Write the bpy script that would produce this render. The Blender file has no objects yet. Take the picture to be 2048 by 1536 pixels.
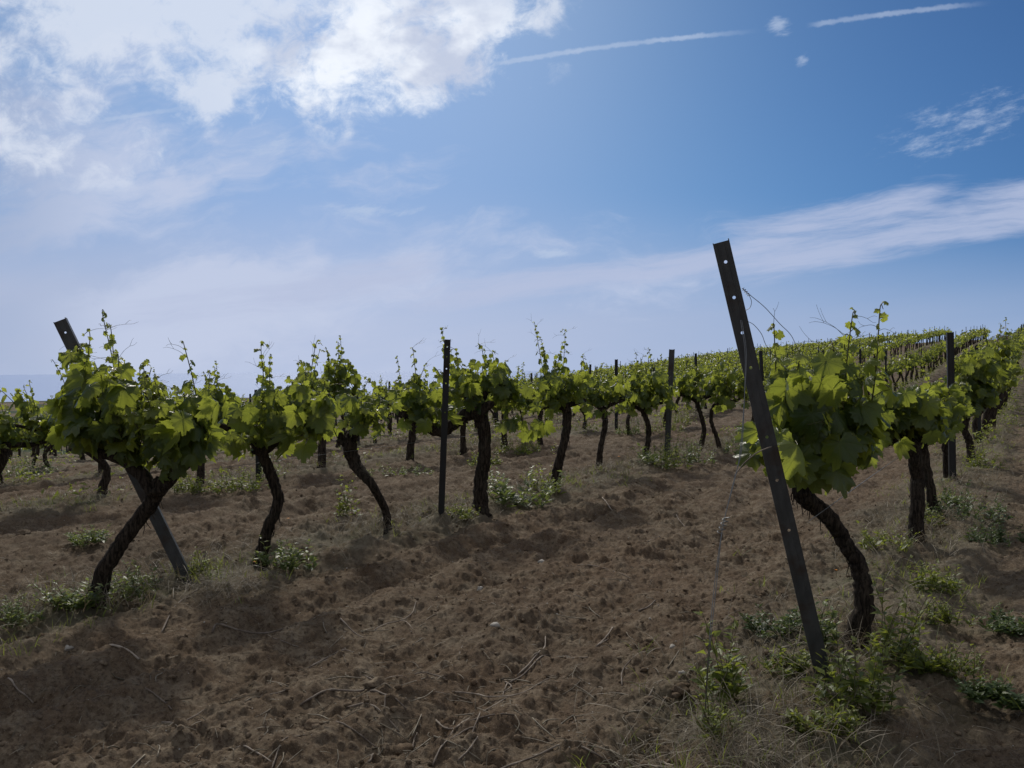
import bpy, math, random
import numpy as np
from mathutils import Vector, Matrix

# ------------------------------------------------------------------ camera, sky, sun, exposure
S = bpy.context.scene
F = 1600.0                      # focal length in pixels of the 2048 px wide photograph
CAMH = 1.25
cam = bpy.data.cameras.new("camera"); camo = bpy.data.objects.new("camera", cam)
S.collection.objects.link(camo); S.camera = camo
cam.sensor_width = 36.0; cam.lens = 36.0 * F / 2048.0
cam.clip_start = 0.05; cam.clip_end = 120000
PITCH = math.atan(27 / F); ROLL = math.radians(-0.43)
camo.location = (0, 0, CAMH)
camo.rotation_euler = (Matrix.Rotation(math.pi / 2 - PITCH, 3, 'X') @ Matrix.Rotation(ROLL, 3, 'Z')).to_euler()
CAMR = np.array(camo.rotation_euler.to_matrix())

S.view_settings.view_transform = 'Standard'; S.view_settings.look = 'None'
S.view_settings.gamma = 1.0; S.view_settings.use_curve_mapping = False
S.view_settings.exposure = -0.35

SUN_EL, SUN_AZ = 40.0, -14.0     # azimuth from +Y, negative = to the left of the view
sl = bpy.data.lights.new("sun", 'SUN'); sl.energy = 2.5; sl.angle = math.radians(3.5); sl.color = (1.0, 0.94, 0.84)
so = bpy.data.objects.new("sun", sl); S.collection.objects.link(so)
sd = Vector((math.sin(math.radians(SUN_AZ)) * math.cos(math.radians(SUN_EL)),
             math.cos(math.radians(SUN_AZ)) * math.cos(math.radians(SUN_EL)), math.sin(math.radians(SUN_EL))))
so.rotation_euler = sd.to_track_quat('Z', 'Y').to_euler(); so.location = sd * 60

class NT:
    def __init__(s, tree): s.t = tree; s.n = tree.nodes; s.l = tree.links
    def put(s, sock, v):
        if v is None: return
        if isinstance(v, bpy.types.NodeSocket): s.l.new(v, sock)
        else:
            if sock.type == 'RGBA' and not isinstance(v, (int, float)) and len(v) == 3: v = (*v, 1)
            sock.default_value = v
    def m(s, op, a, b=None, c=None, clamp=False):
        n = s.n.new('ShaderNodeMath'); n.operation = op; n.use_clamp = clamp
        s.put(n.inputs[0], a); s.put(n.inputs[1], b); s.put(n.inputs[2], c); return n.outputs[0]
    def add(s, a, b): return s.m('ADD', a, b)
    def sub(s, a, b): return s.m('SUBTRACT', a, b)
    def mul(s, a, b): return s.m('MULTIPLY', a, b)
    def mx(s, a, b): return s.m('MAXIMUM', a, b)
    def mn(s, a, b): return s.m('MINIMUM', a, b)
    def step(s, x, lo, hi, to0=0.0, to1=1.0):
        n = s.n.new('ShaderNodeMapRange'); n.interpolation_type = 'SMOOTHSTEP'
        s.put(n.inputs[0], x); n.inputs[1].default_value = lo; n.inputs[2].default_value = hi
        n.inputs[3].default_value = to0; n.inputs[4].default_value = to1; return n.outputs[0]
    def lin(s, x, lo, hi, to0=0.0, to1=1.0):
        n = s.n.new('ShaderNodeMapRange'); s.put(n.inputs[0], x)
        n.inputs[1].default_value = lo; n.inputs[2].default_value = hi
        n.inputs[3].default_value = to0; n.inputs[4].default_value = to1; return n.outputs[0]
    def xyz(s, x, y, z=0.0):
        n = s.n.new('ShaderNodeCombineXYZ'); s.put(n.inputs[0], x); s.put(n.inputs[1], y); s.put(n.inputs[2], z); return n.outputs[0]
    def sep(s, v):
        n = s.n.new('ShaderNodeSeparateXYZ'); s.put(n.inputs[0], v); return n.outputs
    def noise(s, v, scale, detail=4, rough=0.55, dist=0.0):
        n = s.n.new('ShaderNodeTexNoise'); s.put(n.inputs['Vector'], v); n.inputs['Scale'].default_value = scale
        n.inputs['Detail'].default_value = detail; n.inputs['Roughness'].default_value = rough
        n.inputs['Distortion'].default_value = dist; return n.outputs[0]
    def mix(s, f, a, b, bt='MIX'):
        n = s.n.new('ShaderNodeMix'); n.data_type = 'RGBA'; n.blend_type = bt
        s.put(n.inputs[0], f); s.put(n.inputs[6], a); s.put(n.inputs[7], b); return n.outputs[2]
    def node(s, t): return s.n.new(t)

def build_world():
    w = bpy.data.worlds.new("World"); S.world = w; w.use_nodes = True
    T = NT(w.node_tree); T.n.clear()
    out = T.node('ShaderNodeOutputWorld'); bg = T.node('ShaderNodeBackground')
    sky = T.node('ShaderNodeTexSky'); sky.sky_type = 'NISHITA'; sky.sun_disc = False
    sky.sun_elevation = math.radians(SUN_EL); sky.sun_rotation = math.radians(SUN_AZ)
    sky.altitude = 50; sky.air_density = 1.0; sky.dust_density = 0.6; sky.ozone_density = 2.0
    tc = T.node('ShaderNodeTexCoord')
    X, Y, Z = T.sep(tc.outputs['Generated'])[0:3]
    Yc = T.mx(Y, 0.08)
    a = T.add(T.mul(T.m('DIVIDE', X, Yc), 1.6), 1.024)       # gnomonic sky coordinates round the north (+Y)
    b = T.sub(0.741, T.mul(T.m('DIVIDE', Z, Yc), 1.6))
    front = T.step(Y, 0.10, 0.35)
    P = T.xyz(a, b)
    wx = T.mul(T.sub(T.noise(P, 5.0, 3), 0.5), 0.16)
    wy = T.mul(T.sub(T.noise(T.xyz(a, b, 7.3), 5.0, 3), 0.5), 0.12)
    aw = T.add(a, wx); bw = T.add(b, wy)
    def ell(x, y, x0, y0, rx, ry, ang=0.0):       # 1 in the centre, 0 on the ellipse, negative outside
        c, s_ = math.cos(ang), math.sin(ang)
        dx = T.sub(x, x0); dy = T.sub(y, y0)
        p = T.add(T.mul(dx, c / rx), T.mul(dy, s_ / rx)); q = T.add(T.mul(dx, -s_ / ry), T.mul(dy, c / ry))
        return T.sub(1.0, T.m('SQRT', T.add(T.mul(p, p), T.mul(q, q))))
    sv = T.xyz(X, Y, T.add(0.22, T.mul(T.mx(Z, 0.0), 0.78)))       # clear air: keep the look-up above the yellowish lowest band
    T.l.new(sv, sky.inputs[0])
    base = T.mix(1.0, sky.outputs[0], (SKYK, SKYK, SKYK), 'MULTIPLY')
    gm = T.node('ShaderNodeGamma'); T.put(gm.inputs[0], base); gm.inputs[1].default_value = 1.90
    col = T.mix(1.0, gm.outputs[0], (1.50, 1.84, 1.72), 'MULTIPLY')
    ch = []
    for c_, k_ in zip(T.sep(col)[0:3], (0.38, 0.585, 1.00)):      # the camera's soft shoulder: glare round the sun rolls off
        q_ = T.m('DIVIDE', c_, k_); q_ = T.m('POWER', T.add(1.0, T.m('POWER', q_, 3.0)), 1 / 3.0); ch.append(T.m('DIVIDE', c_, q_))
    col = T.xyz(*ch)
    # ---- pale veil towards the horizon
    veil = T.step(T.add(b, T.mul(T.sub(1.0, a), 0.06)), 0.35, 0.69, 0.0, 0.97)
    vn = T.noise(T.xyz(T.mul(a, 1.5), T.mul(T.add(b, T.mul(a, 0.12)), 11.0)), 1.0, 5, 0.6)
    # ---- soft sheet at left
    n2 = T.noise(T.xyz(T.mul(aw, 2.6), T.mul(T.add(bw, T.mul(aw, 0.1)), 7.0), 3.4), 1.0, 8, 0.62)
    sh = T.mx(ell(aw, bw, 0.10, 0.33, 0.42, 0.27, 0.1), T.mul(ell(aw, bw, 0.35, 0.60, 0.95, 0.20, -0.10), 0.85))
    sheet = T.mul(T.step(T.add(sh, T.mul(T.sub(n2, 0.5), 3.2)), -0.05, 0.85), 0.85)
    # ---- streaky cirrus across the middle and up to the right
    r = T.add(b, T.mul(a, 0.13))                  # streaks climb to the right
    bend = T.mul(T.sub(T.noise(T.xyz(T.mul(a, 1.3), T.mul(b, 2.0), 5.0), 1.0, 2), 0.5), 0.06)
    rr = T.add(r, bend)
    n3 = T.noise(T.xyz(T.mul(a, 2.0), T.mul(T.add(rr, T.mul(wy, 0.35)), 17.0), 1.0), 1.0, 9, 0.66)
    def band(c0, wdt, amin, amax, k=1.0, slope=0.0):
        q = T.add(rr, T.mul(a, slope))
        d = T.m('ABSOLUTE', T.sub(q, c0))
        f = T.step(d, wdt * 0.15, wdt, 1.0, 0.0)
        g = T.mul(T.step(a, amin, amin + 0.25), T.step(a, amax, amax + 0.2, 1.0, 0.0))
        return T.mul(T.mul(f, g), k)
    bands = T.mx(T.mx(band(0.735, 0.052, 1.36, 1.80, 1.0, 0.05), band(0.820, 0.075, 1.30, 2.3, 1.0, 0.07)),
                 T.mx(band(0.693, 0.045, 0.70, 2.30, 0.95, -0.010), band(0.660, 0.06, 0.10, 0.80, 0.7, 0.0)))
    cir = T.mul(T.mul(T.step(T.add(bands, T.mul(T.sub(n3, 0.5), 3.2)), 0.05, 1.15), T.step(bands, 0.0, 0.25)), 0.82)
    # ---- the bright cumulus
    n4 = T.noise(T.xyz(T.mul(aw, 5.0), T.mul(bw, 6.0), 2.6), 1.0, 9, 0.60)
    n5 = T.noise(T.xyz(T.mul(a, 15.0), T.mul(b, 17.0), 4.0), 1.0, 8, 0.68, 0.6)
    cm = T.mx(T.mx(ell(aw, bw, 0.76, 0.125, 0.33, 0.145, -0.02), T.mul(ell(aw, bw, 0.25, 0.04, 0.50, 0.24, 0.05), 0.9)),
              T.mx(ell(aw, bw, 1.00, 0.03, 0.26, 0.10, -0.45), T.mul(ell(aw, bw, 0.06, 0.10, 0.30, 0.22, 0.2), 0.7)))
    cd = T.add(T.add(T.mn(cm, 0.36), T.mul(T.sub(n4, 0.5), 3.4)), T.mul(T.sub(n5, 0.5), 1.2))
    cum = T.mul(T.step(cd, -0.14, 0.58), T.step(cm, -0.30, 0.0))
    core = T.step(ell(aw, bw, 0.78, 0.11, 0.36, 0.18, -0.10), -0.1, 0.6)
    # ---- contrails and little wisps
    def trail(x0, y0, x1, y1, w, k):
        L = math.hypot(x1 - x0, y1 - y0); ux, uy = (x1 - x0) / L, (y1 - y0) / L
        dx = T.sub(a, x0); dy = T.sub(b, y0)
        s_ = T.add(T.mul(dx, ux), T.mul(dy, uy))
        bow = T.mul(T.mul(s_, T.sub(L, s_)), 0.10)
        d = T.m('ABSOLUTE', T.add(T.add(T.mul(dx, -uy), T.mul(dy, ux)), bow))
        d = T.add(d, T.mul(T.sub(T.noise(P, 60.0, 3), 0.5), w * 1.3))
        g = T.mul(T.step(s_, -0.01, 0.03), T.step(s_, L - 0.14, L, 1.0, 0.0))
        return T.mul(T.mul(T.step(d, w * 0.2, w, 1.0, 0.0), g), T.mul(T.lin(T.noise(P, 9.0, 2), 0.3, 0.7, 0.6, 1.1), k))
    tr = T.mx(T.mx(trail(0.99, 0.133, 1.53, 0.070, 0.0072, 0.52), trail(1.62, 0.060, 1.99, 0.018, 0.0075, 0.48)),
              trail(0.20, 0.240, 0.43, 0.208, 0.006, 0.45))
    nw = T.noise(T.xyz(T.mul(a, 16.0), T.mul(T.add(b, T.mul(a, 0.25)), 44.0), 9.0), 1.0, 7, 0.68)
    wm = T.mx(T.mx(ell(a, b, 1.56, 0.060, 0.035, 0.028), ell(a, b, 1.603, 0.126, 0.020, 0.022)),
              T.mx(T.mul(ell(a, b, 1.93, 0.255, 0.24, 0.075, -0.32), 0.62), ell(a, b, 1.112, 0.508, 0.075, 0.013)))
    wm = T.mx(wm, T.mx(T.mul(ell(a, b, 0.74, 0.42, 0.14, 0.022, 0.0), 0.9), T.mul(ell(a, b, 0.55, 0.29, 0.06, 0.03, -0.4), 0.8)))
    wi = T.mul(T.step(T.add(wm, T.mul(T.sub(nw, 0.5), 2.6)), 0.15, 1.1), T.mul(T.step(wm, 0.0, 0.25), 0.55))
    f = T.mul(front, 1.0)
    soft = T.m('MULTIPLY_ADD', vn, 0.35, 0.80)
    hc = T.mix(T.step(a, 0.5, 1.9), HORC, (0.46, 0.57, 0.82)); hc = T.mix(T.step(a, 0.7, 0.0), hc, (0.56, 0.64, 0.86))
    sc = T.mix(T.step(a, 0.28, -0.02), SHEETC, (0.50, 0.60, 0.84))
    col = T.mix(T.mul(T.mul(veil, soft), f), col, hc)
    col = T.mix(T.mul(sheet, f), col, sc)
    col = T.mix(T.mul(cir, f), col, CIRC)
    col = T.mix(T.mul(T.mx(tr, wi), f), col, (0.66, 0.78, 1.0))
    shade = T.noise(T.xyz(T.mul(a, 5.0), T.mul(b, 7.0), 12.0), 1.0, 5, 0.55)
    cumc = T.mix(T.step(shade, 0.40, 0.62), CUMW, CUMG)
    cumc = T.mix(core, (0.93, 1.00, 1.14), cumc)
    col = T.mix(T.mul(T.mul(cum, T.lin(core, 0, 1, 0.78, 1.0)), f), col, cumc)
    # thin cloud in the rest of the sky
    nb = T.noise(tc.outputs['Generated'], 3.0, 6, 0.6)
    cb = T.mul(T.mul(T.step(nb, 0.30, 0.62), T.sub(1.0, T.mul(f, T.step(Z, 0.62, 0.46)))), 0.85)
    col = T.mix(cb, col, (0.66, 0.66, 0.67))
    # the sun behind thin cloud, above the frame
    dp = T.node('ShaderNodeVectorMath'); dp.operation = 'DOT_PRODUCT'; T.l.new(tc.outputs['Generated'], dp.inputs[0]); dp.inputs[1].default_value = tuple(sd)
    gl = T.step(dp.outputs['Value'], 0.970, 0.998)
    col = T.mix(gl, col, (6.5, 6.1, 5.6))
    T.put(bg.inputs[0], col); bg.inputs[1].default_value = 1.0
    T.l.new(bg.outputs[0], out.inputs[0])
SKYK = 0.10
HORC = (0.62, 0.71, 0.95); SHEETC = (0.70, 0.78, 1.00); CIRC = (0.60, 0.68, 0.92)
CUMW = (1.14, 1.20, 1.30); CUMG = (0.70, 0.78, 0.98)
build_world()

# ------------------------------------------------------------------ helpers
rng = np.random.default_rng(7); random.seed(7)
U = np.array([0.545, 0.8385]); N_ = np.array([0.8385, -0.545])     # along and across the vine rows
def nt2xy(n, t): return n * N_[0] + t * U[0], n * N_[1] + t * U[1]
def ray(px, py):
    d = np.array([(px - 1024) / F, -(py - 768) / F, -1.0]); return CAMR @ d
def at(px, py, Y):
    d = ray(px, py); k = Y / d[1]; return np.array([0, 0, CAMH]) + k * d
def project(p):
    q = CAMR.T @ (np.asarray(p, float) - np.array([0, 0, CAMH])); return 1024 + F * q[0] / -q[2], 768 - F * q[1] / -q[2]
def row_depth(px, n):                       # depth Y where the vertical plane of a row meets the column px
    r = ray(px, 768); r = r[0] / r[1]
    return n / (N_[0] * r + N_[1])

def _hash(i, j, s):
    with np.errstate(over='ignore'):
        h = (i.astype(np.int64) * 374761393 + j.astype(np.int64) * 668265263 + s * 1442695041) & 0xffffffff
        h = ((h ^ (h >> 13)) * 1274126177) & 0xffffffff
        return ((h ^ (h >> 16)) & 0xffff) / 65535.0
def vnoise(x, y, s=0):
    i = np.floor(x); j = np.floor(y); fx = x - i; fy = y - j
    fx = fx * fx * (3 - 2 * fx); fy = fy * fy * (3 - 2 * fy)
    a = _hash(i, j, s); b = _hash(i + 1, j, s); c = _hash(i, j + 1, s); d = _hash(i + 1, j + 1, s)
    return (a * (1 - fx) + b * fx) * (1 - fy) + (c * (1 - fx) + d * fx) * fy
def fbm(x, y, o, s=0):
    v = 0; a = 0.5; t = 0
    for k in range(o):
        v = v + a * vnoise(x, y, s + k * 17); t += a; a *= 0.5; x = x * 2.03 + 5.1; y = y * 2.03 + 1.7
    return v / t
def lumps(x, y, s=0, dens=0.5):             # rounded clods scattered on a jittered grid
    i0 = np.floor(x); j0 = np.floor(y); out = np.zeros_like(x)
    for di in (-1, 0, 1):
        for dj in (-1, 0, 1):
            i = i0 + di; j = j0 + dj
            cx = i + _hash(i, j, s + 1); cy = j + _hash(i, j, s + 2)
            r = (0.18 + 0.5 * _hash(i, j, s + 3) ** 2) * (_hash(i, j, s + 4) < dens)
            e = 0.7 + 0.6 * _hash(i, j, s + 5)
            d2 = ((x - cx) * e) ** 2 + ((y - cy) / e) ** 2
            out = np.maximum(out, np.sqrt(np.maximum(r * r - d2, 0)))
    return out
def sstep(x, a, b):
    t = np.clip((x - a) / (b - a), 0, 1); return t * t * (3 - 2 * t)
ROWN = [-0.70 - 3.62 * k for k in range(13)]
HP = ([-50, 18, 30, 45, 60, 76, 90, 103, 108, 120, 200], [0, 0, .18, 0.95, 1.95, 2.95, 3.7, 4.3, 4.3, 3.7, -6])
def hsmooth(x, y):
    x = np.asarray(x, float); y = np.asarray(y, float)
    n = x * N_[0] + y * N_[1]; t = x * U[0] + y * U[1]
    h = (np.interp(t - 2.5, *HP) + np.interp(t, *HP) + np.interp(t + 2.5, *HP)) / 3
    m = np.maximum(-8 - n, 0); h = h - 0.072 * m - 0.045 * np.maximum(-25 - n, 0) - 0.10 * np.maximum(-47 - n, 0)
    h = h + 0.10 * np.minimum(np.maximum(n - 4, 0), 20) * 0.6
    r = np.hypot(x, y)
    w = sstep(r, 130, 650)
    far = -42 + 9 * (fbm(x / 420, y / 420, 3, 3) - 0.45) - 14 * sstep(r, 1350, 1900)
    h = h * (1 - w) + far * w
    d = np.abs(((n + 0.70 + 1.81) % 3.62) - 1.81)                 # distance to the nearest row line
    fade = sstep(r, 200, 130) * (n < 1)
    h = h + fade * (0.032 * np.exp(-(d / 0.42) ** 2))
    h = h + 0.05 * (fbm(x / 2.3, y / 2.3, 2, 11) - 0.5) * sstep(r, 300, 100)
    return h
def hdetail(x, y):
    r = np.hypot(x, y); n = x * N_[0] + y * N_[1]; t = x * U[0] + y * U[1]
    k = sstep(r, 130, 45)
    wob = 0.5 * (fbm(x / 1.5, y / 1.5, 2, 40) - 0.5)
    fur = np.sin((n + wob) * 2 * np.pi / 0.46) * 0.040 * (0.15 + 1.3 * fbm(x * .8, y * .8, 2, 31) ** 1.5)
    rut = -0.035 * np.exp(-((((n + 0.70) % 3.62) - 1.05 + 0.1 * wob) / 0.14) ** 2) - 0.030 * np.exp(-((((n + 0.70) % 3.62) - 2.55 + 0.1 * wob) / 0.14) ** 2)
    h = 1.15 * rut + 0.095 * (fbm(x * 3.2, y * 3.2, 3, 21) - 0.5) + 0.05 * (np.abs(fbm(x * 9, y * 9, 3, 51) - 0.5))
    patch = sstep(fbm(x * 0.9, y * 0.9, 2, 77), 0.38, 0.62)
    lp = lumps(x * 5.5, y * 5.5, 100, 0.42) * 0.060 * patch + lumps(x * 12 + fbm(x * 20, y * 20, 2, 5), y * 12, 200, 0.5) * 0.034 * (0.1 + 0.9 * patch) + lumps(x * 26, y * 26, 300, 0.6) * 0.022 + lumps(x * 47, y * 47, 400, 0.55) * 0.013
    h = h + lp * (0.2 + 1.6 * fbm(x * 22, y * 22, 3, 61)) + 0.022 * (fbm(x * 34, y * 34, 3, 91) - 0.5)
    return (h + fur - 0.032) * k
def gz(x, y): return float(hsmooth(np.array([x]), np.array([y]))[0])
def gzd(x, y): return float((hsmooth(np.array([x]), np.array([y])) + hdetail(np.array([x]), np.array([y])))[0])
def ground_at(px, py):
    d = ray(px, py); k = 1.0
    ks = np.geomspace(1.2, 160, 900); P = np.array([0, 0, CAMH])[None] + ks[:, None] * d[None]
    below = P[:, 2] < hsmooth(P[:, 0], P[:, 1]); i = int(np.argmax(below)) if below.any() else 899
    return P[i]

# ------------------------------------------------------------------ materials
def new_mat(name):
    m = bpy.data.materials.new(name); m.use_nodes = True; T = NT(m.node_tree); T.n.clear()
    o = T.node('ShaderNodeOutputMaterial'); return m, T, o
def principled(T, col, rough=0.8, spec=0.3, metal=0.0, normal=None):
    p = T.node('ShaderNodeBsdfPrincipled'); T.put(p.inputs['Base Color'], col); T.put(p.inputs['Roughness'], rough)
    T.put(p.inputs['Specular IOR Level'], spec); T.put(p.inputs['Metallic'], metal)
    if normal is not None: T.l.new(normal, p.inputs['Normal'])
    return p
def bump(T, h, strength=0.5, dist=0.01):
    b = T.node('ShaderNodeBump'); b.inputs['Strength'].default_value = strength; b.inputs['Distance'].default_value = dist
    T.put(b.inputs['Height'], h); return b.outputs[0]

def mat_leaf(name, old, mid, young, trans, tw=0.45, rough=0.42, veins=False, spec=0.45):
    m, T, o = new_mat(name)
    at_ = T.node('ShaderNodeAttribute'); at_.attribute_name = 'age'
    age = at_.outputs['Fac']
    g = T.node('ShaderNodeNewGeometry'); rnd = g.outputs['Random Per Island']
    f = T.m('ADD', age, T.mul(T.sub(rnd, 0.5), 0.45), clamp=True)
    cr = T.node('ShaderNodeValToRGB'); T.put(cr.inputs[0], f)
    e = cr.color_ramp.elements; e[0].color = (*old, 1); e[0].position = 0.1; e[1].color = (*young, 1); e[1].position = 0.95
    x = e.new(0.5); x.color = (*mid, 1)
    tc = T.node('ShaderNodeTexCoord')
    nz = T.noise(tc.outputs['Object'], 34.0, 3)
    col = T.mix(T.lin(nz, 0.3, 0.7, 0.0, 0.35), cr.outputs[0], T.mix(0.5, cr.outputs[0], (0.02, 0.03, 0.01)))
    hgt = T.noise(tc.outputs['Object'], 85.0, 2)
    tcol = T.mix(f, T.mix(0.35, trans, old), trans)
    if veins:
        uv = T.sep(tc.outputs['UV']); u, v = uv[0], uv[1]
        ang = T.m('ARCTAN2', v, u); rad = T.m('SQRT', T.add(T.mul(u, u), T.mul(v, v)))
        k = T.m('PINGPONG', T.m('ABSOLUTE', ang), math.radians(26.5))     # 0 on the veins at 0, 53, 106 degrees
        dist = T.mul(k, rad)
        vein = T.step(dist, 0.008, 0.030, 1.0, 0.0)
        side = T.m('PINGPONG', T.sub(T.mul(rad, 1.0), T.mul(k, 0.9)), 0.07)
        sv = T.mul(T.step(side, 0.0, 0.012, 1.0, 0.0), 0.45)
        vv = T.mul(T.mx(vein, sv), 0.7)
        col = T.mix(T.mul(vv, 0.45), col, T.mix(0.5, col, (0.25, 0.33, 0.10)))
        tcol = T.mix(T.mul(vv, 0.55), tcol, T.mix(0.5, tcol, (0.03, 0.06, 0.01)))
        hgt = T.sub(T.mul(hgt, 0.6), T.mul(vv, 0.8))
    nrm = bump(T, hgt, 0.55, 0.004)
    p = principled(T, col, rough, spec, 0, nrm)
    tr = T.node('ShaderNodeBsdfTranslucent'); T.put(tr.inputs[0], tcol); T.l.new(nrm, tr.inputs[1])
    mx_ = T.node('ShaderNodeMixShader'); mx_.inputs[0].default_value = tw
    T.l.new(p.outputs[0], mx_.inputs[1]); T.l.new(tr.outputs[0], mx_.inputs[2]); T.l.new(mx_.outputs[0], o.inputs[0])
    return m
M_LEAF = mat_leaf('vine_leaf', (0.032, 0.068, 0.022), (0.070, 0.115, 0.034), (0.180, 0.200, 0.085), (0.56, 0.62, 0.075), 0.50, 0.33, True, 0.5)
M_LEAFS = mat_leaf('vine_leaf_far', (0.032, 0.068, 0.022), (0.070, 0.115, 0.034), (0.180, 0.200, 0.085), (0.52, 0.58, 0.07), 0.46, 0.38, False, 0.5)
M_WEEDY = mat_leaf('weed_yellow_green', (0.065, 0.095, 0.022), (0.11, 0.145, 0.03), (0.20, 0.22, 0.06), (0.46, 0.52, 0.07), 0.40, 0.5)
M_WEEDB = mat_leaf('weed_blue_green', (0.060, 0.095, 0.035), (0.11, 0.15, 0.06), (0.20, 0.23, 0.11), (0.40, 0.48, 0.11), 0.35, 0.45)
M_WEEDD = mat_leaf('weed_dark_green', (0.040, 0.070, 0.025), (0.065, 0.105, 0.035), (0.11, 0.15, 0.05), (0.22, 0.30, 0.07), 0.3, 0.5)
M_STRAW = mat_leaf('dry_straw', (0.14, 0.115, 0.080), (0.24, 0.20, 0.14), (0.38, 0.33, 0.25), (0.22, 0.17, 0.10), 0.3, 0.6)

def mat_stem():
    m, T, o = new_mat('green_stem')
    tc = T.node('ShaderNodeTexCoord'); n = T.noise(tc.outputs['Object'], 20, 3)
    p = principled(T, T.mix(n, (0.05, 0.075, 0.02), (0.11, 0.08, 0.035)), 0.5, 0.4)
    T.l.new(p.outputs[0], o.inputs[0]); return m
M_STEM = mat_stem()
def mat_bark():
    m, T, o = new_mat('vine_bark')
    tc = T.node('ShaderNodeTexCoord'); mp = T.node('ShaderNodeMapping'); mp.inputs['Scale'].default_value = (1, 1, 0.16)
    T.l.new(tc.outputs['Object'], mp.inputs[0])
    n = T.noise(mp.outputs[0], 75, 7, 0.7, 0.6); n2 = T.noise(tc.outputs['Object'], 9, 4)
    col = T.mix(T.step(n, 0.38, 0.66), (0.012, 0.009, 0.007), (0.085, 0.066, 0.050))
    col = T.mix(T.step(n2, 0.52, 0.75, 0, 0.35), col, (0.055, 0.060, 0.042))
    p = principled(T, col, 0.9, 0.15, 0, bump(T, n, 1.0, 0.02)); T.l.new(p.outputs[0], o.inputs[0]); return m
M_BARK = mat_bark()
def mat_cane():
    m, T, o = new_mat('cut_cane')
    tc = T.node('ShaderNodeTexCoord'); n = T.noise(tc.outputs['Object'], 12, 5); n2 = T.noise(tc.outputs['Object'], 160, 3)
    oi = T.node('ShaderNodeObjectInfo')
    c1 = T.mix(T.step(n, 0.35, 0.65), (0.12, 0.095, 0.075), (0.42, 0.355, 0.285))
    col = T.mix(T.lin(oi.outputs['Random'], 0, 1, 0.0, 0.65), c1, (0.065, 0.045, 0.033))
    p = principled(T, col, 0.75, 0.3, 0, bump(T, n2, 0.6, 0.003)); T.l.new(p.outputs[0], o.inputs[0]); return m
M_CANE = mat_cane()
def mat_metal(name='weathered_steel', k=1.0):
    m, T, o = new_mat(name)
    tc = T.node('ShaderNodeTexCoord'); mp = T.node('ShaderNodeMapping'); mp.inputs['Scale'].default_value = (1, 1, 0.5)
    T.l.new(tc.outputs['Object'], mp.inputs[0])
    n = T.noise(mp.outputs[0], 26, 6, 0.6); n2 = T.noise(tc.outputs['Object'], 7, 5, 0.6)
    col = T.mix(T.step(n, 0.35, 0.7), (0.060, 0.066, 0.070), (0.088, 0.094, 0.096))
    col = T.mix(T.step(n2, 0.50, 0.68), col, (0.058, 0.048, 0.042))
    col = T.mix(1.0, col, (k, k * .95, k * .92), 'MULTIPLY')
    p = principled(T, col, T.lin(n, 0.3, 0.7, 0.45, 0.7), 0.4, 0.35, bump(T, n, 0.12, 0.002)); T.l.new(p.outputs[0], o.inputs[0]); return m
M_METAL = mat_metal()
M_METAL_DARK = mat_metal('dark_weathered_steel', .38)  # same weathered steel, every tone evenly darkened
def mat_wire():
    m, T, o = new_mat('galvanised_wire')
    tc = T.node('ShaderNodeTexCoord'); n = T.noise(tc.outputs['Object'], 90, 3)
    p = principled(T, T.mix(n, (0.12, 0.12, 0.12), (0.26, 0.27, 0.27)), 0.45, 0.5, 0.6); T.l.new(p.outputs[0], o.inputs[0]); return m
M_WIRE = mat_wire()
def mat_soil(name='soil', ground=False):
    m, T, o = new_mat(name)
    g = T.node('ShaderNodeNewGeometry'); pos = g.outputs['Position']
    n1 = T.noise(pos, 0.9, 5, 0.6); n2 = T.noise(pos, 7.0, 6, 0.65); n3 = T.noise(pos, 55.0, 5, 0.7); n4 = T.noise(pos, 260.0, 3, 0.7)
    col = T.mix(T.step(n1, 0.35, 0.68), (0.098, 0.068, 0.042), (0.160, 0.118, 0.079))
    col = T.mix(T.step(n2, 0.42, 0.66), col, (0.222, 0.179, 0.126)); col = T.mix(T.step(T.noise(pos, 0.45, 3, 0.6), 0.50, 0.66, 0, 0.5), col, (0.090, 0.070, 0.050)); col = T.mix(T.step(T.noise(pos, 0.28, 4, 0.6), 0.42, 0.62, 0, 0.28), col, (0.185, 0.118, 0.075))
    col = T.mix(T.mul(T.step(n3, 0.46, 0.62), 0.8), col, (0.080, 0.056, 0.038))
    col = T.mix(T.mul(T.step(n4, 0.58, 0.72), 0.75), col, (0.42, 0.36, 0.29))
    if ground:
        x, y, z = T.sep(pos)[0:3]
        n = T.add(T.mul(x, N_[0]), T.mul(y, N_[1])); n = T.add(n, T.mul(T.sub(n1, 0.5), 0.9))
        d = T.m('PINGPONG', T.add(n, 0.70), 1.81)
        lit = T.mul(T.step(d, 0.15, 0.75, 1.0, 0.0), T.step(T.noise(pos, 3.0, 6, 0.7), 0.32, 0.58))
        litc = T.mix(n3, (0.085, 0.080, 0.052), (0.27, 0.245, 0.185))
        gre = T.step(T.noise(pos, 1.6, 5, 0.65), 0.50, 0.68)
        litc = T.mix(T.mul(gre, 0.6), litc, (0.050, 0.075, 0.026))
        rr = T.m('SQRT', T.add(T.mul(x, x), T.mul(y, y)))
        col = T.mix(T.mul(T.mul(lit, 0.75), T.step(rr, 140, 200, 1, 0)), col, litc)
        fc = T.mix(T.step(T.noise(pos, 0.012, 5, 0.6), 0.42, 0.55), (0.16, 0.12, 0.075), (0.035, 0.055, 0.025))
        col = T.mix(T.step(rr, 120, 260), col, fc)
    h = T.add(T.mul(n3, 1.0), T.mul(n4, 0.35))
    p = principled(T, col, 0.95, 0.12, 0, bump(T, h, 0.9, 0.012 if ground else 0.004)); T.l.new(p.outputs[0], o.inputs[0]); return m
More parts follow.
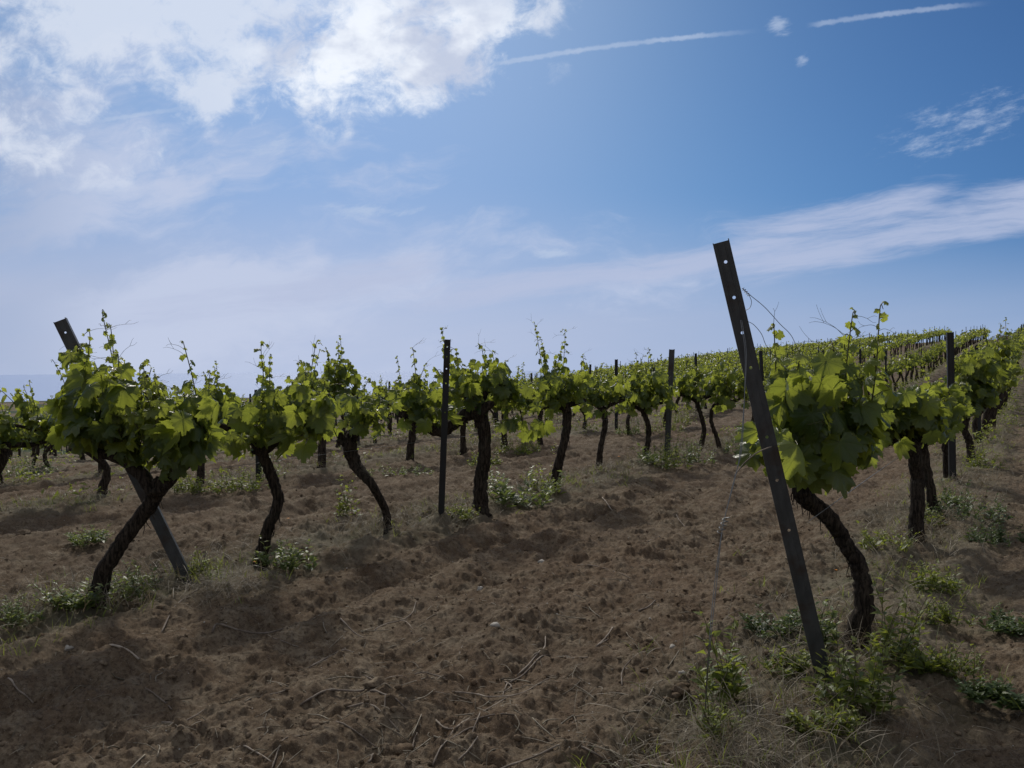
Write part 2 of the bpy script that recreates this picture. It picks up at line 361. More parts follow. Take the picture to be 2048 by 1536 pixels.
M_GROUND = mat_soil('tilled_soil', True); M_CLOD = mat_soil('clod_soil')
def mat_stone():
    m, T, o = new_mat('pale_stone'); tc = T.node('ShaderNodeTexCoord'); n = T.noise(tc.outputs['Object'], 40, 5)
    p = principled(T, T.mix(n, (0.22, 0.20, 0.17), (0.55, 0.52, 0.47)), 0.8, 0.3, 0, bump(T, n, 0.5, 0.004)); T.l.new(p.outputs[0], o.inputs[0]); return m
M_STONE = mat_stone()
def mat_flower():
    m, T, o = new_mat('orange_petal'); tc = T.node('ShaderNodeTexCoord'); n = T.noise(tc.outputs['Object'], 60, 2)
    p = principled(T, T.mix(n, (0.75, 0.20, 0.02), (0.85, 0.38, 0.03)), 0.6); T.l.new(p.outputs[0], o.inputs[0]); return m
M_FLOWER = mat_flower()
def mat_sea():
    m, T, o = new_mat('sea_water'); g = T.node('ShaderNodeNewGeometry')
    n = T.noise(g.outputs['Position'], 0.02, 6, 0.7)
    p = principled(T, (0.31, 0.42, 0.68), 0.6, 0.1, 0, bump(T, n, 0.35, 6.0)); T.l.new(p.outputs[0], o.inputs[0]); return m
M_SEA = mat_sea()

# ------------------------------------------------------------------ object helpers
COL = S.collection
def tag(o, label, cat, group=None, kind=None):
    if label: o['label'] = label
    if cat: o['category'] = cat
    if group: o['group'] = group
    if kind: o['kind'] = kind
    return o
def empty(name, loc, rz=0.0):
    o = bpy.data.objects.new(name, None); COL.objects.link(o); o.location = loc; o.rotation_euler = (0, 0, rz)
    o.empty_display_size = 0.1; return o

class MB:
    def __init__(s): s.v = []; s.nv = 0; s.f = []; s.mi = []; s.age = []; s.uv = []
    def add(s, v, f, mi=0, age=0.0, uv=None):
        v = np.asarray(v, float).reshape(-1, 3); k = s.nv
        s.v.append(v); s.nv += len(v)
        s.f.extend([tuple(i + k for i in q) for q in f]); s.mi.extend([mi] * len(f))
        s.age.append(np.broadcast_to(np.asarray(age, float), (len(v),)).copy())
        s.uv.append(np.zeros((len(v), 2)) if uv is None else np.asarray(uv, float))
    def tube(s, pts, rad, ns=6, mi=0, knob=0.0, seed=0, age=0.5, cap=True):
        P = np.asarray(pts, float); n = len(P); R = np.broadcast_to(np.asarray(rad, float), (n,))
        tg = np.gradient(P, axis=0); tg /= np.linalg.norm(tg, axis=1)[:, None] + 1e-9
        up = np.array([0, 0, 1.0]) if abs(tg[0][2]) < 0.9 else np.array([1.0, 0, 0])
        a = np.cross(tg[0], up); a /= np.linalg.norm(a); A = []
        for i in range(n):
            a = a - tg[i] * np.dot(a, tg[i]); a /= np.linalg.norm(a) + 1e-9; A.append(a)
        A = np.array(A); B = np.cross(tg, A)
        th = np.arange(ns) * 2 * math.pi / ns
        r = R[:, None] * np.ones((n, ns))
        if knob:
            g = np.random.default_rng(seed)
            L = np.cumsum(np.r_[0, np.linalg.norm(np.diff(P, axis=0), axis=1)])
            ph = g.uniform(0, 6.28, 6)
            tw = 9 * L[:, None]
            r = r * (1 + knob * (0.35 * np.sin(3 * th[None] + tw * .25 + ph[0]) * np.sin(23 * L[:, None] + ph[1]) + 0.35 * np.sin(2 * th[None] - 13 * L[:, None] + ph[2])
                     + 0.16 * np.sin(41 * L[:, None] + ph[3]) + 0.25 * np.sin(5 * th[None] + 17 * L[:, None] + ph[4]) + 0.75 * (g.random((n, ns)) - 0.5)))
        V = P[:, None] + r[..., None] * (np.cos(th)[None, :, None] * A[:, None] + np.sin(th)[None, :, None] * B[:, None])
        f = [(i * ns + j, i * ns + (j + 1) % ns, (i + 1) * ns + (j + 1) % ns, (i + 1) * ns + j) for i in range(n - 1) for j in range(ns)]
        if cap: f.append(tuple(range(ns - 1, -1, -1))); f.append(tuple((n - 1) * ns + j for j in range(ns)))
        s.add(V.reshape(-1, 3), f, mi, age)
    def build(s, name, mats, parent=None, origin=None, smooth=True):
        me = bpy.data.meshes.new(name)
        V = np.concatenate(s.v) if s.v else np.zeros((0, 3))
        if origin is not None: V = V - np.asarray(origin)
        me.from_pydata(V.tolist(), [], s.f)
        for m in (mats if isinstance(mats, (list, tuple)) else [mats]): me.materials.append(m)
        me.polygons.foreach_set('material_index', s.mi)
        me.polygons.foreach_set('use_smooth', [smooth] * len(me.polygons))
        at_ = me.attributes.new('age', 'FLOAT', 'POINT'); at_.data.foreach_set('value', np.concatenate(s.age))
        li = np.zeros(len(me.loops), np.int32); me.loops.foreach_get('vertex_index', li)
        uv = me.uv_layers.new(name='UVMap'); uv.data.foreach_set('uv', np.concatenate(s.uv)[li].ravel())
        me.update()
        o = bpy.data.objects.new(name, me); COL.objects.link(o)
        if parent is not None: o.parent = parent
        elif origin is not None: o.location = origin
        return o
def crom(pts, m):                           # smooth curve through points, m samples per span
    P = np.asarray(pts, float)
    if len(P) == 2: return P[0] + (P[1] - P[0]) * np.linspace(0, 1, m + 1)[:, None]
    Q = np.vstack([2 * P[0] - P[1], P, 2 * P[-1] - P[-2]]); out = []
    for i in range(1, len(Q) - 2):
        for t in np.linspace(0, 1, m, endpoint=False):
            p0, p1, p2, p3 = Q[i - 1], Q[i], Q[i + 1], Q[i + 2]
            out.append(0.5 * (2 * p1 + (p2 - p0) * t + (2 * p0 - 5 * p1 + 4 * p2 - p3) * t * t + (3 * p1 - p0 - 3 * p2 + p3) * t ** 3))
    out.append(P[-1]); return np.array(out)

# ------------------------------------------------------------------ leaves
KA = np.array([0, 24, 53, 78, 106, 132, 152, 172.0]); KR = np.array([1.0, .74, .93, .68, .80, .64, .62, .42])
def leaf_template(N, droop, fold, wave, seed=0):
    g = np.random.default_rng(seed)
    a = np.linspace(-170, 170, N); r = np.interp(np.abs(a), KA, KR)
    if N >= 20: r = r * (1 + 0.075 * np.where(np.arange(N) % 2 == 0, 1, -1) + 0.08 * (g.random(N) - 0.5))
    th = np.radians(a)
    def ring(k):
        rr = r * k; x = rr * np.cos(th); y = rr * np.sin(th)
        va = np.abs(np.abs(((np.abs(a) + 26.5) % 53) - 26.5)) / 26.5
        z = fold * va * rr * 0.16 * (1 + .5 * np.sin(9 * rr + 5 * th + seed)) - droop * rr ** 2 + wave * rr * (np.sin(3 * th + seed) + .6 * np.sin(7 * th + 2 * seed)) * k ** 2 - 0.22 * fold * np.abs(y)
        return np.stack([x, y, z], 1)
    R_ = (0.4, 0.75, 1.0) if N >= 30 else (0.55, 1.0)
    V = np.vstack([[[0, 0, 0]]] + [ring(k_) for k_ in R_])
    f = [(0, 1 + i, 2 + i) for i in range(N - 1)]
    for q in range(len(R_) - 1): f += [(1 + q * N + i, 1 + (q + 1) * N + i, 2 + (q + 1) * N + i, 2 + q * N + i) for i in range(N - 1)]
    return V, f, V[:, :2].copy()
def tmplset(N): return [leaf_template(N, d, f, w, k) for k, (d, f, w) in enumerate([(0.30, 0.5, 0.10), (0.55, 0.7, 0.16), (0.15, 0.9, 0.14), (0.75, 0.4, 0.22), (0.40, -0.5, 0.12)])]
T_HI = tmplset(35); T_MID = tmplset(17); T_LOW = [(np.vstack([v[:1], v[10:]]), [(0, 1 + i, 2 + i) for i in range(8)], None) for v, f, uv in tmplset(9)]
def unit(v): return v / (np.linalg.norm(v) + 1e-9)
def put_leaf(mb, tm, p, axis, nrm, size, age, g, mi=0, lodflat=False):
    v, f, uv = tm[g.integers(len(tm))]
    x = unit(axis); z = unit(nrm - x * np.dot(nrm, x)); y = np.cross(z, x)
    wv = v * np.array([1, g.uniform(0.85, 1.12), g.uniform(0.4, 2.1)])
    mb.add(p + size * (wv[:, :1] * x + wv[:, 1:2] * y + wv[:, 2:3] * z), f, mi, age, uv)
def gen_shoot(mb, p0, p1, g, tm, smax=0.115, stem=True, tendrils=0, hi=False, tall=False, sp=0.052):
    """a green shoot from p0 to p1 with alternate leaves; slot 0 leaf, slot 1 stem"""
    p0 = np.asarray(p0, float); p1 = np.asarray(p1, float)
    L = np.linalg.norm(p1 - p0); mid = (p0 + p1) / 2 + g.normal(0, 0.05, 3) * L * 1.2 + np.array([0, 0, -0.02 * L])
    hook = p1 + np.array([g.normal(0, 0.03), g.normal(0, 0.02), g.uniform(-0.02, 0.02)])
    C = crom([p0, mid, p1, hook], 7)
    if stem: mb.tube(C, np.linspace(0.0042, 0.0014, len(C)) * (1.0 if hi else 1.3), 5 if hi else 3, 1)
    seg = np.r_[0, np.cumsum(np.linalg.norm(np.diff(C, axis=0), axis=1))]; Lt = seg[-1]
    s = g.uniform(0.04, 0.09) if hi else g.uniform(.01, .05); k = 0; side0 = g.uniform(0, 6.28)
    while s < Lt:
        u = s / Lt; q = np.array([np.interp(s, seg, C[:, i]) for i in range(3)])
        ang = side0 + math.pi * k + g.normal(0, 0.55); out = np.array([math.cos(ang), math.sin(ang), 0])
        if tall:
            sz = smax * np.interp(u, [0, .30, .52, .75, 1], [1.0, .92, .58, .34, .17]) * g.uniform(.65, 1.2)
        else:
            sz = smax * np.interp(u, [0, .3, .65, 1], [.85, 1.0, .75, .28]) * g.uniform(.55, 1.2)
        age = float(np.clip(np.interp(u, [0, .5, 1], [0.05, 0.35, 1.0]) + g.normal(0, .08), 0, 1))
        pl = sz * g.uniform(0.6, 1.1)
        pv = unit(out * 1.0 + np.array([0, 0, g.uniform(0.1, 0.9)])) * pl
        if stem and hi: mb.tube(np.array([q, q + pv * .55 + np.array([0, 0, .1 * pl]), q + pv]), [0.0022, 0.0017, 0.0013], 4, 1, cap=False)
        dn = g.uniform(0.35, 2.2) if u < .8 else g.uniform(-0.3, 1.6)
        ax = unit(out * 0.9 + np.array([0, 0, -dn]) + g.normal(0, .25, 3))
        nr = unit(np.array([0, 0, .75]) + out * g.uniform(0.3, 1.5) + g.normal(0, .35, 3))
        put_leaf(mb, tm, q + pv, ax, nr, sz, age, g)
        s += sp * g.uniform(.75, 1.25) * (0.62 + 0.5 * (1 - u)); k += 1
    for j in range(tendrils):
        u = g.uniform(0.68, 0.98); s = u * Lt; q = np.array([np.interp(s, seg, C[:, i]) for i in range(3)])
        a_ = g.uniform(0, 6.28); d = unit(np.array([math.cos(a_) * 1.2, math.sin(a_) * .4, g.uniform(-.1, .9)])); l = g.uniform(.05, .11)
        e = q + d * l; mb.tube(crom([q, q + d * l * .5 + [0, 0, .008], e], 4), np.linspace(.0012, .0009, 9), 3, 1, cap=False)
        for sg in (-1, 1):
            d2 = unit(d + np.cross(d, [0, 1, 0]) * .45 * sg + g.normal(0, .1, 3)); l2 = l * g.uniform(.4, .75)
            mb.tube(crom([e, e + d2 * l2 * .6, e + d2 * l2 + [0, 0, -.01 * sg]], 4), np.linspace(.0009, .0006, 9), 3, 1, cap=False)
    return C

def trunk_mesh(mb, pts, radii, seed, ns=14, knob=0.16, flare=True, m=9):
    C = crom(pts, m); R = np.interp(np.linspace(0, 1, len(C)), np.linspace(0, 1, len(radii)), radii)
    g = np.random.default_rng(seed)
    if flare: R = R * (1 + 0.45 * np.exp(-np.linspace(0, 1, len(C)) / 0.07))
    C = C + g.normal(0, .004, C.shape) * (R[:, None] / .05)
    mb.tube(C, R, ns, 0, knob, seed)
    return C

# ------------------------------------------------------------------ the land, the sea
def build_ground():
    ang = np.radians(np.r_[np.linspace(-180, -42, 34)[:-1], np.linspace(-42, 42, 1150), np.linspace(42, 180, 34)[1:-1]])
    rad = np.r_[np.linspace(0.15, 1.6, 8)[:-1], np.geomspace(1.6, 16, 760)[:-1], np.geomspace(16, 135, 240)[:-1], np.geomspace(135, 2600, 70)]
    A, R = np.meshgrid(ang, rad); X = R * np.sin(A); Y = R * np.cos(A)
    Z = hsmooth(X, Y) + hdetail(X, Y)
    nr, na = A.shape; V = np.stack([X, Y, Z], -1).reshape(-1, 3)
    i, j = np.meshgrid(np.arange(nr - 1), np.arange(na), indexing='ij'); j2 = (j + 1) % na
    Fc = np.stack([i * na + j, (i + 1) * na + j, (i + 1) * na + j2, i * na + j2], -1).reshape(-1, 4)
    nf = len(Fc); me = bpy.data.meshes.new('ground')
    me.vertices.add(len(V) + 1); me.vertices.foreach_set('co', np.vstack([V, [[0, 0, 0]]]).ravel())
    tri = np.stack([np.full(na, len(V)), np.arange(na), (np.arange(na) + 1) % na], -1)
    me.loops.add(nf * 4 + na * 3); me.loops.foreach_set('vertex_index', np.r_[Fc.ravel(), tri.ravel()].astype(np.int32))
    me.polygons.add(nf + na)
    me.polygons.foreach_set('loop_start', np.r_[np.arange(nf) * 4, nf * 4 + np.arange(na) * 3].astype(np.int32))
    me.polygons.foreach_set('use_smooth', np.ones(nf + na, bool))
    me.materials.append(M_GROUND); me.update(calc_edges=True); me.validate()
    o = bpy.data.objects.new('ground', me); COL.objects.link(o)
    tag(o, 'brown tilled vineyard soil with clods and low ridges under the vine rows', 'ground', kind='structure')
build_ground()
def build_sea():
    ang = np.linspace(0, 2 * math.pi, 181)[:-1]; rad = [900, 2500, 8000, 25000, 80000]
    V = [(r * math.sin(a), r * math.cos(a), -45.0) for r in rad for a in ang]; n = 180
    f = [(i * n + j, (i + 1) * n + j, (i + 1) * n + (j + 1) % n, i * n + (j + 1) % n) for i in range(4) for j in range(n)]
    me = bpy.data.meshes.new('sea'); me.from_pydata(V, [], [q[::-1] for q in f]); me.materials.append(M_SEA)
    o = bpy.data.objects.new('sea', me); COL.objects.link(o); tag(o, 'pale blue sea on the horizon', 'sea', kind='structure')
build_sea()

# ------------------------------------------------------------------ posts
def channel_mesh(mb, p0, p1, w, d, th, face=None, holes=None, flange=0.0):
    """open steel channel: web towards `face`, holes punched through the web (heights in m from the top)"""
    p0 = np.asarray(p0, float); p1 = np.asarray(p1, float); ax = unit(p1 - p0); L = np.linalg.norm(p1 - p0)
    fc = unit(np.asarray(face, float) - ax * np.dot(face, ax)); sd_ = np.cross(ax, fc)
    def q(s, a_, b_): return p0 + ax * s + sd_ * a_ + fc * b_
    # web as a sheet with octagonal holes, front and back
    hs = sorted([L - h for h in (holes or [])]); r = 0.0062; c = 0.011
    cuts = [0.0]
    for h in hs: cuts += [h - c, h + c]
    cuts.append(L)
    wb = w / 2
    for b_, flip in ((0.0, 1), (-th, -1)):
        for i in range(len(cuts) - 1):
            s0, s1 = cuts[i], cuts[i + 1]
            if i % 2 == 0 or not hs:
                n = max(1, int((s1 - s0) / 0.4))
                for k in range(n):
                    a0, a1 = s0 + (s1 - s0) * k / n, s0 + (s1 - s0) * (k + 1) / n
                    v = [q(a0, -wb, b_), q(a0, wb, b_), q(a1, wb, b_), q(a1, -wb, b_)]
                    mb.add(v, [(0, 1, 2, 3)[::flip]])
            else:
                sc = (s0 + s1) / 2
                for sx in (-1, 1):
                    mb.add([q(s0, sx * c, b_), q(s0, sx * wb, b_), q(s1, sx * wb, b_), q(s1, sx * c, b_)], [(0, 1, 2, 3)[::flip * sx]])
                sq = [(-c, -c), (0, -c), (c, -c), (c, 0), (c, c), (0, c), (-c, c), (-c, 0)]
                oc = [(r * math.cos(t_), r * math.sin(t_)) for t_ in [math.radians(225 + 45 * k) for k in range(8)]]
                v = [q(sc + y, x, b_) for x, y in sq] + [q(sc + y, x, b_) for x, y in oc]
                mb.add(v, [((k, (k + 1) % 8, 8 + (k + 1) % 8, 8 + k))[::flip] for k in range(8)])
    def bar(a0, a1, b0, b1, s1=L):
        v = [q(s_, a_, b_) for s_ in (0, s1) for a_, b_ in ((a0, b0), (a1, b0), (a1, b1), (a0, b1))]
        mb.add(v, [(0, 1, 5, 4), (1, 2, 6, 5), (2, 3, 7, 6), (3, 0, 4, 7), (4, 5, 6, 7), (3, 2, 1, 0)])
    for sx in (-1, 1):
        bar(sx * wb, sx * (wb - th), 0.0012, -d, L + (0.006 if sx > 0 else 0.003))
        bar(sx * (wb - th * .9), sx * (wb - 0.010), -d + .0005, -d + th, L - 0.002)
        bar(sx * (wb - 0.0185), sx * (wb - 0.0155), 0.0, 0.0022, L - 0.004)      # pressed ribs
def make_post(name, base, top, w, d, face, holes, label, group, th=0.0028, cat='post'):
    base = np.array(base, float); mb = MB(); ax = unit(np.array(top) - base)
    channel_mesh(mb, base - ax * 0.25, top, w, d, th, face, holes)
    o = mb.build(name, M_METAL if w < .062 and w > .058 or w > .067 else M_METAL_DARK, None, origin=base, smooth=False)
    tag(o, label, cat, group); return o
PG = 'steel posts along the vine rows'
ROWNAME = ['right-hand front row', 'left-hand front row', 'second row back', 'third row back', 'fourth row back', 'fifth row back', 'sixth row back', 'seventh row back',
           'eighth row back', 'ninth row back', 'tenth row back', 'eleventh row back', 'twelfth row back']
ORD = ['first', 'second', 'third', 'fourth', 'fifth', 'sixth', 'seventh', 'eighth', 'ninth', 'tenth', 'eleventh', 'twelfth', 'thirteenth', 'fourteenth', 'fifteenth', 'sixteenth', 'seventeenth', 'eighteenth', 'nineteenth', 'twentieth']
BASES = {186: 1200, 517: 1120, 776: 1058, 962: 1025, 1107: 978, 1197: 936, 1287: 921, 1398: 897, 1441: 899, 1708: 1272, 1832: 1080, 1870: 1030, 1896: 957, 1942: 922,
         1650: 1366, 370: 1156, 882: 1040, 1333: 915, 1906: 960, 515: 960, 1232: 860, 195: 988, 398: 968, 818: 917, 926: 906, 1008: 894, 1080: 886, 1262: 868, 1330: 852}
def on_row(px, n):
    if px in BASES:                         # foot measured on the ground
        q = ground_at(px, BASES[px]); return np.array([q[0], q[1], gz(q[0], q[1])])
    Y = row_depth(px, n); r = ray(px, 768); X = Y * r[0] / r[1]; return np.array([X, Y, gz(X, Y)])
def post_px(k, pb, ptop, pytop, w, d, holes, label, dY=0.0, face=(0, -1, 0.0)):
    b = on_row(pb, ROWN[k]); t = at(ptop, pytop, b[1] + dY); return make_post('steel_post', b, t, w, d, face, holes, label, PG)
P1 = post_px(0, 1650, 1442, 484, 0.060, 0.032, [.075, .21, .345, .48, .75, .92, 1.12], 'thick leaning steel post with punched holes, nearest post on the right', dY=-.12, face=(-.27, -1, 0))
PA = post_px(1, 370, 119, 641, 0.068, 0.045, [.075], 'steel post leaning far left across the forked vine trunk at the left', dY=-.15, face=(.30, -1, 0))
post_px(1, 882, 895, 679, 0.052, 0.04, [.06, .14, .24, .36, .6], 'upright slim steel post in front of the thick low vine arm near centre', face=(.08, -1, 0))
post_px(1, 1333, 1343, 699, 0.068, 0.045, [], 'dark upright post standing between vines just right of centre', face=(-.5, -1, 0))
post_px(0, 1906, 1901, 665, 0.066, 0.05, [], 'tall dark post behind the second leafy clump at the right', face=(-.3, -1, 0))
post_px(2, 515, 512, 780, 0.05, 0.04, [], 'low dark post in the second row back beside the bent vine trunk', face=(-.5, -1, 0))
post_px(2, 1232, 1232, 719, 0.055, 0.04, [], 'slim post in the second row back, left of the dark upright post', face=(-.5, -1, 0))
post_px(3, 288, 290, 750, 0.05, 0.04, [.05], 'narrow post whose top shows above the leaves behind the leaning left post', face=(-.5, -1, 0))
post_px(3, 714, 711, 750, 0.055, 0.04, [.06], 'narrow post top poking above pale leaves left of the slim upright post', face=(-.5, -1, 0))

def post_template():
    mb = MB(); channel_mesh(mb, (0, 0, -.2), (0, 0, 1.6), .055, .04, .003, (0, -1, 0), None); o = mb.build('steel_post', M_METAL_DARK, None, smooth=False); return o
PT = post_template(); first_post = [True]
def place_post(x, y, label, h=1.0):
    o = PT if first_post[0] else PT.copy()
    if not first_post[0]: COL.objects.link(o)
    first_post[0] = False
    o.location = (x, y, gz(x, y)); o.rotation_euler = (random.gauss(0, .02), random.gauss(0, .03), 0.5 + random.gauss(0, .2)); wd = 1.0 if y < 30 else 0.62; o.scale = (wd, wd, h)
    tag(o, label, 'post', PG); return o
def inview(x, y, z, mrg=60):
    if y < 0.8: return False
    px, py = project((x, y, z)); return -mrg < px < 2048 + mrg and 0 < py < 1700
explicit_t = {0: 10.3, 1: 10.8, 2: 16.6, 3: 12.0}
for k, n in enumerate(ROWN):
    t = explicit_t.get(k, None)
    t = (t + 5.1) if t is not None else 3.0 + 1.3 * (k % 3)
    lst = []
    while t < 106:
        x, y = nt2xy(n, t + random.gauss(0, .12))
        if inview(x, y, gz(x, y) + 1.6): lst.append((x, y))
        t += 5.1
    for i, (x, y) in enumerate(lst):
        if k <= 3 and i < 4:
            lab = {0: 'thin post of the right-hand front row, %s one behind the tall dark post', 1: 'thin left-hand front row post, %s one up from the dark upright post',
                   2: 'thin second row post, %s one right of the slim post', 3: 'thin third row post, %s one right of the narrow poking post'}[k] % ORD[i]
        else:
            lab = 'thin distant post rising out of the %s on the slope' % ROWNAME[k]
        place_post(x, y, lab, random.uniform(.93, 1.05) if k < 4 else random.uniform(.9, 1.05))

# ------------------------------------------------------------------ vines
VG = 'grape vines trained along the rows'
def hero_vine(k, pxb, trunk, rad, arms, shoots, label, seed, crown=None, ncrown=12, smax=.115, talls=(), dY=0.0, name='grape_vine'):
    smax *= .76; ncrown = int(ncrown * 1.12)
    """trunk: [(px,py)..] above the base; arms: list of ([(px,py)..],(r0,r1)); crown: list of (x0,x1,y0,y1) pixel boxes that shoot tips fall in"""
    g = np.random.default_rng(seed); b = on_row(pxb, ROWN[k]); Y = b[1]
    root = empty(name, b); tag(root, label, 'vine', VG)
    def P(p, dy=0.0): return at(p[0], p[1], Y + dy)
    pts = [b + np.array([0, 0, -.06])] + [P(q, g.normal(0, .02)) for q in trunk]
    mb = MB(); rad = [q * .86 for q in rad]; C = trunk_mesh(mb, pts, rad, seed, 16, .085)
    # shaggy head
    for j in range(4):
        a = C[-1] + g.normal(0, rad[-1] * .5, 3); mb.tube(crom([C[-4], a, a + unit(g.normal(0, 1, 3) + [0, 0, .9]) * .06], 4), [rad[-1] * .8, rad[-1] * .8, rad[-1] * .7, rad[-1] * .7, rad[-1] * .65, rad[-1] * .6, rad[-1] * .5, rad[-1] * .4, rad[-1] * .25], 8, 0, .3, seed + j)
    # loose bark strips
    for j in range(30):
        i = g.integers(3, len(C) - 3); q = C[i] + unit(np.r_[g.normal(0, 1, 2), 0]) * rad[min(len(rad) - 1, 1)] * .95
        mb.tube(crom([q, q + [g.normal(0, .006), g.normal(0, .006), -.03], q + [g.normal(0, .014), g.normal(0, .014), -.07]], 3), [.0035, .0035, .003, .003, .0025, .002, .001], 3, 0)
    mb.build('trunk', M_BARK, root, origin=b)
    starts = [] if pxb == 186 else [C[-1], C[-2]]
    for j, (ap, (r0, r1)) in enumerate(arms):
        mb = MB(); dyy = g.uniform(-.06, .06)
        A = trunk_mesh(mb, [P(ap[0])] + [P(q, dyy * (i + 1) / len(ap)) for i, q in enumerate(ap[1:])], [r0 * .85, (r0 + r1) / 2 * .85, r1 * .85], seed + 31 * j, 11, .13, False, 7)
        for s_ in range(len(A) // 6):
            q = A[min(len(A) - 1, 4 + s_ * 6)]; d = unit(np.array([g.normal(0, .5), g.normal(0, .4), 1]))
            mb.tube(crom([q, q + d * .035 + g.normal(0, .006, 3), q + d * .07], 3), [r1 * .9, r1 * .8, r1 * .7, r1 * .7, r1 * .6, r1 * .6, r1 * .35], 7, 0, .3, seed + s_)
        mb.build('arm', M_BARK, root, origin=b)
        starts += [A[i] for i in np.linspace(len(A) // 3, len(A) - 1, 4).astype(int)]
    starts = np.array(starts)
    targets = []
    if crown:
        area = np.array([(c[1] - c[0]) * (c[3] - c[2]) for c in crown], float); area /= area.sum()
        for i in range(ncrown):
            c = crown[g.choice(len(crown), p=area)] if i >= len(crown) else crown[i]
            targets.append((P((g.uniform(c[0], c[1]), g.uniform(c[2], c[3])), g.normal(0, .17)), False))
    if crown:
        mb = MB()
        for i in range(int(ncrown * 1.7)):
            c = crown[g.choice(len(crown), p=area)]; yy = g.uniform(c[2] + 5, c[3] + 28)
            q = P((g.uniform(c[0] - 5, c[1] + 5), yy), g.normal(-.08, .17)); o2 = unit(np.array([g.normal(0, .8), -g.uniform(.1, 1.2) * g.choice([1, 1, -1]), 0]))
            sz = smax * g.uniform(.75, 1.15); put_leaf(mb, T_HI, q, o2 * .45 + [g.normal(0, .4), 0, -g.uniform(.4, 1.2)], o2 + np.array([0, 0, g.uniform(.1, .9)]) + g.normal(0, .3, 3), sz, float(g.uniform(0, .55)), g)
            dd = starts[np.argmin(np.linalg.norm(starts - q, axis=1))]; mb.tube(crom([q, q + unit(dd - q) * .05 + [0, 0, .02], q + unit(dd - q) * .10], 2), [.0022] * 5, 4, 1, cap=False)
        mb.build('foliage', [M_LEAF, M_STEM], root, origin=b)
    for q in talls: targets.append((P(q[:2], g.normal(0, .05)), True))
    for tg, tall in targets:
        dd = np.linalg.norm((starts - tg) * [1, 1, .35], axis=1); c = starts[np.argsort(dd)[g.integers(0, min(2, len(dd)))]]
        mb = MB(); Lp = np.linalg.norm(tg - c)
        gen_shoot(mb, c, tg, g, T_HI, smax, True, (2 if tall else (1 if g.random() < .5 else 0)), True, tall)
        mb.build('shoot', [M_LEAF, M_STEM], root, origin=b)
    return root

# left-hand front row
hero_vine(1, 186, [(215, 1130), (262, 1060), (300, 1008), (322, 965)], [.054, .049, .046, .048, .044],
    [([(312, 990), (275, 940), (235, 915), (195, 905), (140, 880)], (.050, .022)), ([(315, 985), (345, 955), (380, 920), (400, 870)], (.042, .022))], None,
    'vine with dark trunk forking in a Y across the leaning post, far left', 11, [(125, 240, 700, 780), (115, 250, 770, 860), (240, 430, 770, 840), (150, 330, 730, 820), (290, 430, 790, 850), (120, 220, 820, 880), (330, 420, 810, 860)], 34, .118,
    [(205, 628), (222, 660), (180, 672), (280, 735), (368, 690), (420, 745), (300, 745)])
hero_vine(1, 517, [(535, 1060), (556, 1000), (540, 945), (524, 905)], [.046, .042, .042, .04, .04],
    [([(524, 908), (500, 880), (465, 862), (440, 850)], (.034, .018)), ([(526, 905), (560, 880), (600, 868), (640, 860)], (.034, .018))], None,
    'vine with slim trunk bowed to the right, tall twin shoots, left of the bare stub', 12, [(450, 640, 790, 870), (560, 660, 760, 880), (490, 560, 770, 860), (590, 650, 730, 800), (440, 500, 800, 880)], 21, .118,
    [(522, 692), (540, 715), (632, 688), (612, 740), (650, 760)])
hero_vine(1, 776, [(770, 1020), (742, 968), (712, 930), (700, 895), (706, 868)], [.035, .032, .040, .055, .062, .050],
    [([(705, 880), (722, 850), (745, 838)], (.035, .02)), ([(700, 895), (684, 885), (676, 880)], (.035, .025))], None,
    'vine with knobbly bare head on a thin trunk slanting left, small pale crown', 13, [(680, 790, 775, 830), (700, 800, 790, 840)], 9, .10,
    [(735, 762), (690, 775), (650, 780)])
hero_vine(1, 962, [(962, 960), (970, 900), (966, 850), (955, 815)], [.080, .068, .064, .068, .080],
    [([(960, 815), (925, 835), (880, 862), (840, 845), (798, 825)], (.080, .040)), ([(955, 810), (975, 780), (1000, 770)], (.05, .03)), ([(950, 812), (935, 795), (925, 780)], (.05, .03))], None,
    'thickest straight vine trunk with a long low arm reaching left behind the slim post', 14, [(800, 900, 750, 810), (880, 1000, 720, 790), (970, 1080, 760, 830), (920, 1010, 720, 800), (1000, 1085, 790, 850), (790, 860, 780, 840)], 25, .115,
    [(884, 660), (826, 700), (850, 730), (962, 692), (985, 705), (912, 700), (1010, 725)])
hero_vine(1, 1107, [(1116, 930), (1130, 875), (1134, 830), (1128, 808)], [.060, .052, .052, .055, .055],
    [([(1130, 815), (1108, 812), (1098, 808)], (.04, .025)), ([(1130, 812), (1155, 805), (1172, 800)], (.04, .022))], None,
    'straight-leaning vine carrying the two tallest leafy shoots against the sky', 15, [(1080, 1180, 740, 790), (1110, 1170, 720, 780), (1100, 1190, 770, 800)], 15, .112,
    [(1070, 650), (1082, 680), (1130, 665), (1125, 690), (1088, 700)])
hero_vine(1, 1197, [(1202, 890), (1210, 850), (1206, 820)], [.046, .040, .040, .042],
    [([(1206, 822), (1190, 810), (1175, 805)], (.03, .02)), ([(1206, 820), (1230, 806), (1250, 800)], (.03, .02))], None,
    'medium vine with a low hanging leaf beside its trunk, right of the two tallest shoots', 16, [(1165, 1250, 728, 790), (1150, 1245, 750, 800)], 15, .115, [(1165, 712), (1205, 728)])
